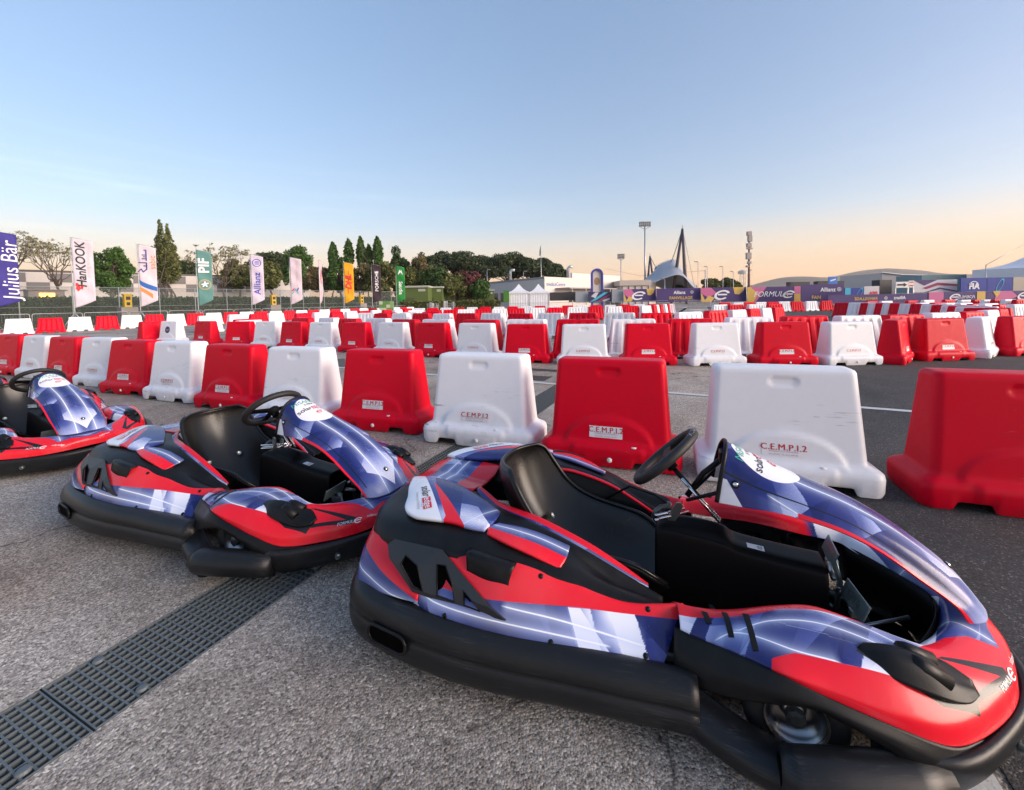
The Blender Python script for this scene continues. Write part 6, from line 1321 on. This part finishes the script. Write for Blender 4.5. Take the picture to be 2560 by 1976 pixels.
boxes('banner', 'purple, pink and yellow banner with large white e, second of two', 'banner', 1753, 1866, 719, 755, 55.5, B_PUR, .05, BG, eb1)
boxes('banner', 'wide banner with white italic lettering and e on purple and yellow', 'banner', 1868, 2001, 717, 755, 55, B_PUR, .05, BG, multi(shape2d([(0, 0), (.16, 0), (.36, 1), (0, 1)], B_PINK), shape2d([(0, 0), (.12, 0), (.20, .55), (.06, 1), (0, 1)], B_YEL, .024), shape2d([(.88, 0), (1, 0), (1, .5), (.88, .5)], B_YEL), shape2d([(.88, .5), (1, .5), (1, 1), (.88, 1)], B_PINK), words('FORMULA', .50, I_W, .44, .5, .3, 0), logo2d(ELG, .62, .78, .48, I_W)))
boxes('banner', 'purple banner with white lettering over yellow lettering, right of its kind', 'banner', 2003, 2110, 711, 755, 52, B_PUR, .05, BG, multi(words('Allianz', .32, I_W, .62, .68, bold=.02), words('FAN', .28, B_YEL, .35, .25, bold=.02), logo2d(eagle, .26, .88, .70, I_W)))
boxes('banner', 'low purple banner seen from behind, lettering reversed', 'banner', 2070, 2318, 736, 758, 41, B_PUR, .05, BG, multi(words('Allianz', .50, I_W, .72, .55, mirror=True, bold=.02), words('FANVILLAGE', .46, B_YEL, .38, .5, mirror=True, bold=.02), logo2d(eagle, .42, .58, .55, I_W)))
boxes('banner', 'pink, purple and yellow banner seen from behind at the right picture edge', 'banner', 2319, 2580, 729, 756, 41, B_PUR, .05, BG, multi(shape2d([(.01, 0), (.15, 0), (.15, 1), (.01, 1)], B_PINK), shape2d([(.47, 0), (.55, 0), (.55, 1), (.47, 1)], B_YEL), shape2d([(.64, .2), (.74, .0), (.86, .5), (.80, 1), (.66, 1)], B_PINK), shape2d([(.62, 1), (.70, 1), (.66, .4)], B_YEL, .024), logo2d(ELG, .8, .26, .5, I_W), words('FORMULA', .40, I_W, .36, .5, .3, 0, mirror=True), logo2d(ELG, .95, .92, .5, I_W)))
boxes('hoarding', 'pale hoarding with dark and magenta chevrons above the right banners', 'hoarding', 2282, 2392, 700, 731, 50, B_PALE, .08, None, multi(shape2d([(0, 1), (.25, .55), (.55, 1)], B_PUR), shape2d([(.2, .35), (.55, .78), (1, .62), (1, .48), (.55, .55), (.3, .25)], B_MAG), shape2d([(.25, .0), (.6, .38), (1, .08), (1, 0), (.62, .25), (.32, 0)], B_PUR, .024)))
boxes('banner', 'blue banner with white letters in an arch, right of the chevron hoarding', 'banner', 2401, 2466, 695, 729, 49, B_BLUE, .08, 'blue banners at right', multi(words('FIA', .55, I_W, .5, .36, bold=.05), logo2d(ring_geo(.30, .36, 0, 180, 16), 1.0, .5, .40, I_W)))
boxes('banner', 'blue banner with cyan looped line, next to the large marquee', 'banner', 2467, 2530, 694, 728, 49, B_BLUE, .08, 'blue banners at right', logo2d(ring_geo(.40, .50, 0, 360, 30, (.42, 1.0), .42), 1.0, .5, .42, B_CY))
boxes('hoarding', 'cream hoarding panel beside the large marquee', 'hoarding', 2532, 2580, 693, 728, 49, flat('hoarding_cream', (.48, .42, .34), .7), .08)
boxes('container', 'teal container with dark lettering behind the chevron hoarding', 'container', 2303, 2415, 687, 731, 60, B_TEAL, 4, None, words('mo', .42, B_GREY, .35, .72))
boxes('stage_block', 'tall black cabinet left of the arrow sign', 'cabinet', 2199, 2229, 700, 756, 52, M_DKB, 1.2); boxes('stage_block', 'low black screen block behind the second banner with reversed sign', 'screen', 1976, 2024, 705, 752, 60, M_DKB, 1.0, 'dark screens above the banners'); boxes('stage_block', 'dark blue screen block right of the blue sign', 'screen', 2045, 2110, 703, 745, 62, M_DKB, 1.0, 'dark screens above the banners')
boxes('sign', 'bright blue square sign above the purple banner', 'sign', 2071, 2093, 692, 712, 56, flat('sign_blue', (.01, .16, .55), .5), .1, None, shape2d([(.2, .4), (.8, .6), (.8, .75), (.2, .55)], I_W), True)
boxes('sign', 'white sign with black arrow pointing right', 'sign', 2239, 2270, 705, 720, 47, flat('sign_white', (.78, .75, .72), .5), .06, None, shape2d([(.1, .36), (.62, .36), (.62, .18), (.92, .5), (.62, .82), (.62, .64), (.1, .64)], I_K), True)
boxes('sign', 'small white sign with red stripes right of the arrow', 'sign', 2271, 2284, 702, 719, 47.2, flat('sign_white2', (.72, .70, .68), .5), .06, None, multi(shape2d([(.1, .7), (.9, .7), (.9, .85), (.1, .85)], I_R), shape2d([(.1, .2), (.9, .2), (.9, .35), (.1, .35)], I_R)), True)
boxes('hoarding', 'white hoarding with small red letters left of the black cabinet', 'hoarding', 2160, 2198, 716, 756, 50, B_PALE, .1, None, words('ABB', .30, I_R, .6, .55, bold=.03)); boxes('hoarding', 'light blue and navy printed hoarding behind the reversed banner', 'hoarding', 2112, 2159, 720, 756, 50, B_BLUE, .1, None, multi(shape2d([(0, .3), (.3, .3), (.3, 1), (0, 1)], B_CY), logo2d(ring_geo(.40, .50, 0, 360, 24, (.42, 1.0), .42), .8, .78, .6, B_CY)))
boxes('hoarding', 'plain grey hoarding panel right of the dark printed one', 'hoarding', 1530, 1559, 724, 757, 57, B_GREY, .06); boxes('hoarding', 'plain grey hoarding panel left of the dark printed one', 'hoarding', 1439, 1471, 729, 757, 58, B_GREY, .06)
boxes('hoarding', 'dark hoarding with blue and pink diagonal stripes before the arch', 'hoarding', 1472, 1527, 730, 757, 57.5, flat('hoarding_navy', (.03, .03, .10), .6), .06, None, multi(shape2d([(.05, .1), (.3, .2), (.9, .95), (.7, .95)], B_CY), shape2d([(.3, .05), (.5, .1), (.95, .6), (.95, .8)], B_MAG), shape2d([(.1, .6), (.3, .4), (.45, .95), (.3, .95)], B_PALE), shape2d([(.6, .2), (.7, .1), (.95, .25), (.95, .45)], B_PALE)))
boxes('hoarding', 'black mesh screen right of the white tents', 'hoarding', 1374, 1438, 731, 752, 59, M_DKB, .06); boxes('container', 'green cabinet standing left of the white tents', 'cabinet', 1259, 1273, 727, 756, 57, flat('cabinet_green', (.06, .20, .02), .6), .8)
# roll cages and crate stack
def cage(px, Y, wd, label, seed):
    g = empty('roll_cage', (W(px, Y), Y, 0), R(8 * seed)); tag(g, label, 'cage', 'roll cages by the cabins'); m = MB(); h_ = 1.25
    for x in np.linspace(-wd, wd, 7):
        for y in (-.4, .4): m.tube([(x, y, .15), (x, y, h_)], .012, 4)
    for z in np.linspace(.2, h_, 5):
        for y in (-.4, .4): m.tube([(-wd, y, z), (wd, y, z)], .012, 4)
        for x in (-wd, wd): m.tube([(x, -.4, z), (x, .4, z)], .012, 4)
    m.build('frame', M_GALV, g); rr = random.Random(seed)
    for k in range(5): m = MB(); x = -wd * .75 + k * wd * .36; hh = rr.uniform(.55, 1.55); m.box(x - wd * .15, x + wd * .15, -.3, .3, .2, hh); bevel(m.build('box', flat('carton_%d' % (k % 3), [(.50, .48, .46), (.30, .32, .34), (.60, .60, .60)][k % 3], .8), g), .02)
    for x in (-wd * .8, wd * .8): m = MB(); m.lathe([(0, -.03), (.07, -.03), (.07, .03), (0, .03)], 12, Matrix.Translation((x, 0, .08)) @ Matrix.Rotation(R(90), 4, 'X')); m.build('caster', M_TYRE, g)
cage(1082, 47, .62, 'wire roll cage full of grey boxes, left one behind the barriers', 1); cage(1122, 48, .66, 'wire roll cage full of pale cartons, right one behind the barriers', 2)
g = empty('crate_stack', (W(966, 46), 46, 0), R(12)); tag(g, 'stack of green and white patterned boxes between black and green flags', 'boxes'); cl = [flat('crate_a', (.10, .22, .06), .7), flat('crate_b', (.42, .48, .34), .7), flat('crate_c', (.20, .33, .14), .7)]
rr = random.Random(4)
for iz in range(4):
    for ix in range(4): m = MB(); m.box(-.74 + ix * .37, -.74 + ix * .37 + .36, -.4, .4, .16 + iz * .36, .16 + iz * .36 + .35); bevel(m.build('crate', cl[rr.randrange(3)], g), .015)
m = MB(); m.box(-.78, .78, -.45, .45, .0, .15); m.build('pallet', flat('pallet_wood', (.25, .17, .09), .8), g)

# ------------------------------------------------------------------ masts, lamps, tension canopy
def pole(name, label, cat, px, ptop, Y, r0=.16, r1=.09, head=None, group=None, pbase=750):
    X = W(px, Y); h_ = Zt(px, ptop, Y); g = empty(name, (X, Y, 0)); tag(g, label, cat, group); m = MB(); m.tube([(0, 0, 0), (0, 0, h_)], [r0, r1], 8); m.build('pole', M_GALV if name != 'signal_mast' else flat('mast_rust', (.20, .12, .10), .7), g, True)
    if head: head(g, h_)
    return g
M_LAMP = flat('lamp_housing', (.20, .19, .19), .5, .1)
def flood(nw, wd):
    def f(g, h_):
        m = MB(); m.tube([(-wd, 0, h_), (0, 0, h_ - wd * .55), (wd, 0, h_)], .07, 5); m.tube([(-wd, 0, h_), (wd, 0, h_)], .08, 5); m.tube([(-wd, 0, h_ + .75), (wd, 0, h_ + .75)], .05, 5); m.build('crossarm', M_GALV, g)
        for i in range(nw):
            x = -wd + wd * 2 * (i + .5) / nw
            for z in (.05, .62): m = MB(); m.box(x - wd / nw * .75, x + wd / nw * .75, -.3, .1, h_ + z, h_ + z + .5); bevel(m.build('floodlight', M_LAMP, g), .04)
    return f
pole('floodlight_mast', 'tall floodlight mast left of the tension canopy', 'mast', 1613, 566, 108, .32, .16, flood(6, 1.5), 'floodlight masts'); pole('floodlight_mast', 'smaller floodlight mast above the cream pavilion', 'mast', 1553, 646, 112, .16, .1, flood(5, .95), 'floodlight masts')
def lamp(arm):
    def f(g, h_): m = MB(); m.tube([(0, 0, h_), (arm, 0, h_ + .1)], .05, 5); m.box(arm - .35, arm + .35, -.15, .15, h_ + .04, h_ + .2); m.build('lamp_head', M_LAMP, g)
    return f
for i, (px, tp, Yd) in enumerate(((1219, 676, 90), (1310, 680, 92), (1662, 699, 80), (1745, 656, 100), (1768, 668, 105), (1807, 668, 105), (1833, 680, 112))):
    pole('street_lamp', 'street lamp, %s from the left along the background' % ORD[i + 1], 'street lamp', px, tp, Yd, .09, .06, lamp(-.5 if i not in (0, 1) else .4), 'street lamps in the background')
pole('utility_pole', 'plain dark wooden pole among the street lamps', 'pole', 1763, 675, 100, .12, .1); fp = pole('flagpole', 'thin white flagpole with limp flag on the white building', 'flagpole', 1354, 614, 76, .07, .04)
m = MB(); hh = Zt(1354, 614, 76); m.add([(.0, 0, hh), (-.25, .05, hh - .9), (-.3, .0, hh - 1.9), (0, 0, hh - 1.7)], [(0, 1, 2, 3)]); m.build('limp_flag', B_GREY, fp)
def signal_head(g, h_):
    for i, (z, x, w_, hh) in enumerate(((-.2, 0, .5, .9), (-1.3, .15, .45, 1.3), (-2.7, -.05, .5, .9), (-3.4, .1, .6, .3), (-5.0, -.1, .55, 1.4), (-6.4, .05, .4, .5), (-7.2, -.4, .25, .4), (-8.0, .3, .2, .2))): m = MB(); m.box(x - w_, x + w_, -.3, .3, h_ + z - hh / 2, h_ + z + hh / 2); bevel(m.build('antenna', flat('antenna_grey', (.34, .30, .28), .6), g), .08)
pole('signal_mast', 'rusty telecom mast hung with grey antennas right of the canopy', 'mast', 1872, 582, 92, .30, .16, signal_head)
wt = empty('water_tower', (W(1857, 260), 260, 0)); tag(wt, 'pale lattice tower far away left of the telecom mast', 'tower'); zt = Zt(1857, 678, 260); m = MB()
for sx in (-1, 1):
    for sy in (-1, 1): m.tube([(sx * 1.6, sy * 1.6, 0), (sx * 1.0, sy * 1.0, zt)], .18, 5)
for k in range(5): z = zt * (k + .5) / 5; m.tube([(-1.5, -1.5, z), (1.5, -1.5, z + 2)], .1, 4); m.tube([(1.5, -1.5, z), (-1.5, -1.5, z + 2)], .1, 4)
m.build('lattice', M_GALV, wt); m = MB(); m.lathe([(0, zt - 2), (2.6, zt - 1.8), (2.8, zt - .2), (1.2, zt + .6), (0, zt + .7)], 14); m.build('tank', M_WALLW, wt)
def two_leg(name, label, apex, f0, f1, Y, r_):
    g = empty(name); tag(g, label, 'mast', 'masts of the tension canopy'); A_ = at(*apex, Y)
    for f in (f0, f1): p = at(*f, Y + (2.5 if f is f0 else -1.5)); m = MB(); m.tube([(p.x, p.y, 0), (p.x + (A_.x - p.x) * .5, p.y + (A_.y - p.y) * .5, A_.z * .5), tuple(A_)], [r_ * .75, r_, r_ * .6], 10); m.build('leg', flat('canopy_mast', (.085, .065, .08), .5), g, True)
    m = MB(); m.tube([tuple(A_), (A_.x, A_.y, A_.z + .9)], .1, 5); m.build('tip', M_GALV, g); return A_
A1_ = two_leg('canopy_mast', 'tall dark two legged mast carrying the grey tension canopy', (1706, 572), (1678, 750), (1717, 750), 104, .42); A2_ = two_leg('canopy_mast', 'smaller dark two legged mast at the far end of the canopy', (1625, 640), (1615, 750), (1640, 750), 128, .36)
m = MB(); cab = [A1_ + (A2_ - A1_) * t + Vector((0, 0, -7.5 * math.sin(t * math.pi))) for t in np.linspace(0, 1, 16)]; m.tube([tuple(p) for p in cab], .10, 5); o = m.build('stay_cable', M_WIRE, None, True); tag(o, 'sagging steel cable between the two canopy masts', 'cable')
m = MB(); e_ = at(1745, 748, 98); m.tube([tuple(A1_), (e_.x, e_.y, 0)], .05, 5); o = m.build('stay_cable', M_WIRE, None, True); tag(o, 'straight steel stay running down right from the tall canopy mast', 'cable')
M_MEM = flat('canopy_membrane', (.36, .38, .42), .6, .06, .5)
top_ = [(1612, 708), (1625, 690), (1645, 668), (1665, 658), (1683, 655), (1696, 668), (1706, 690), (1722, 710), (1738, 722)]; low_ = [(1612, 710), (1635, 706), (1655, 698), (1672, 692), (1688, 688), (1700, 688), (1712, 694), (1726, 710), (1740, 724)]
Ct = [tuple(at(a, b_, 122)) for a, b_ in top_]; Cl = [tuple(at(a, b_, 98)) for a, b_ in low_]; Cm = [((a[0] + b_[0]) / 2, (a[1] + b_[1]) / 2, (a[2] + b_[2]) / 2 + 1.2) for a, b_ in zip(Ct, Cl)]
Cb = [(a[0], a[1] + 14, max(1.2, a[2] * .45)) for a in Ct]
G_, T_ = cspl([Cl, Cm, Ct, Cb], 60, 26); g = empty('tension_canopy'); tag(g, 'grey tension membrane canopy with spiked ridge under the dark masts', 'canopy'); o = mesh_obj('membrane', G_.reshape(-1, 3), grid_faces(60, 26), M_MEM, g, True); md = o.modifiers.new('thick', 'SOLIDIFY'); md.thickness = .06
m = MB()
for i in range(15): p = G_[17, 14 + i * 2]; m.tube([tuple(p), (p[0] + .1, p[1], p[2] + 1.1)], [.28, .03], 6)
m.build('ridge_spikes', M_MEM, g, True)
m = MB(); m.tube([(W(1515, 108), 108, Zt(1515, 672, 108)), (W(1600, 108), 108, Zt(1600, 690, 108)), (W(1763, 100), 100, Zt(1763, 677, 100))], .03, 4); o = m.build('overhead_wire', M_WIRE); tag(o, 'thin overhead wire crossing behind the masts', 'wire')

# ------------------------------------------------------------------ hills and haze
def hill(name, prof, Y, depth, mt, label):
    P = np.array(prof, float); xs = np.linspace(P[0, 0], P[-1, 0], 90); ys = np.interp(xs, P[:, 0], P[:, 1]); rg = np.random.default_rng(3); V = []
    ys = np.convolve(np.pad(ys, 4, 'edge'), np.ones(9) / 9, 'valid') + rg.normal(0, .25, 90)
    for j in range(10):
        t = j / 9; pr = math.sin(t * math.pi * .5) if j <= 9 else 1
        for x, y in zip(xs, ys): p = at(x, y, Y); V.append((p.x * (1 - .0 * t), Y - depth * (1 - t), -1.0 + (p.z + 1.0) * pr ** 1.2 * (1 + .05 * math.sin(x * .05 + t * 6) * (1 - t))))
    for x, y in zip(xs, ys): p = at(x, y, Y); V.append((p.x, Y + depth, -1.0))
    tag(mesh_obj(name, V, grid_faces(90, 11), mt, None, True), label, kind='structure')
M_HILL = flat('hill_woods', (.10, .11, .095), .95, .3, .01)
hill('hills', [(1780, 740), (1850, 720), (1920, 703), (1960, 690), (1985, 688), (2010, 692), (2050, 700), (2100, 690), (2140, 677), (2190, 671), (2230, 674), (2290, 684), (2340, 688), (2420, 686), (2520, 690), (2650, 686), (2800, 680)], 2000, 500, M_HILL, 'long hazy blue grey hills behind the banners at right')

hz = MB(); hz.box(-2900, 2900, -2900, 2900, -6, 190); o = hz.build('haze', None); tag(o, 'thin pale evening haze', kind='stuff')
hm = bpy.data.materials.new('evening_haze'); hm.use_nodes = True; n_ = hm.node_tree; n_.nodes.clear(); pvn = n_.nodes.new('ShaderNodeVolumePrincipled'); ho = n_.nodes.new('ShaderNodeOutputMaterial')
pvn.inputs['Color'].default_value = (1.0, .88, .80, 1); pvn.inputs['Density'].default_value = .00018; pvn.inputs['Anisotropy'].default_value = .2; n_.links.new(pvn.outputs[0], ho.inputs['Volume']); o.data.materials.append(hm)
SC.cycles.volume_bounces = 0
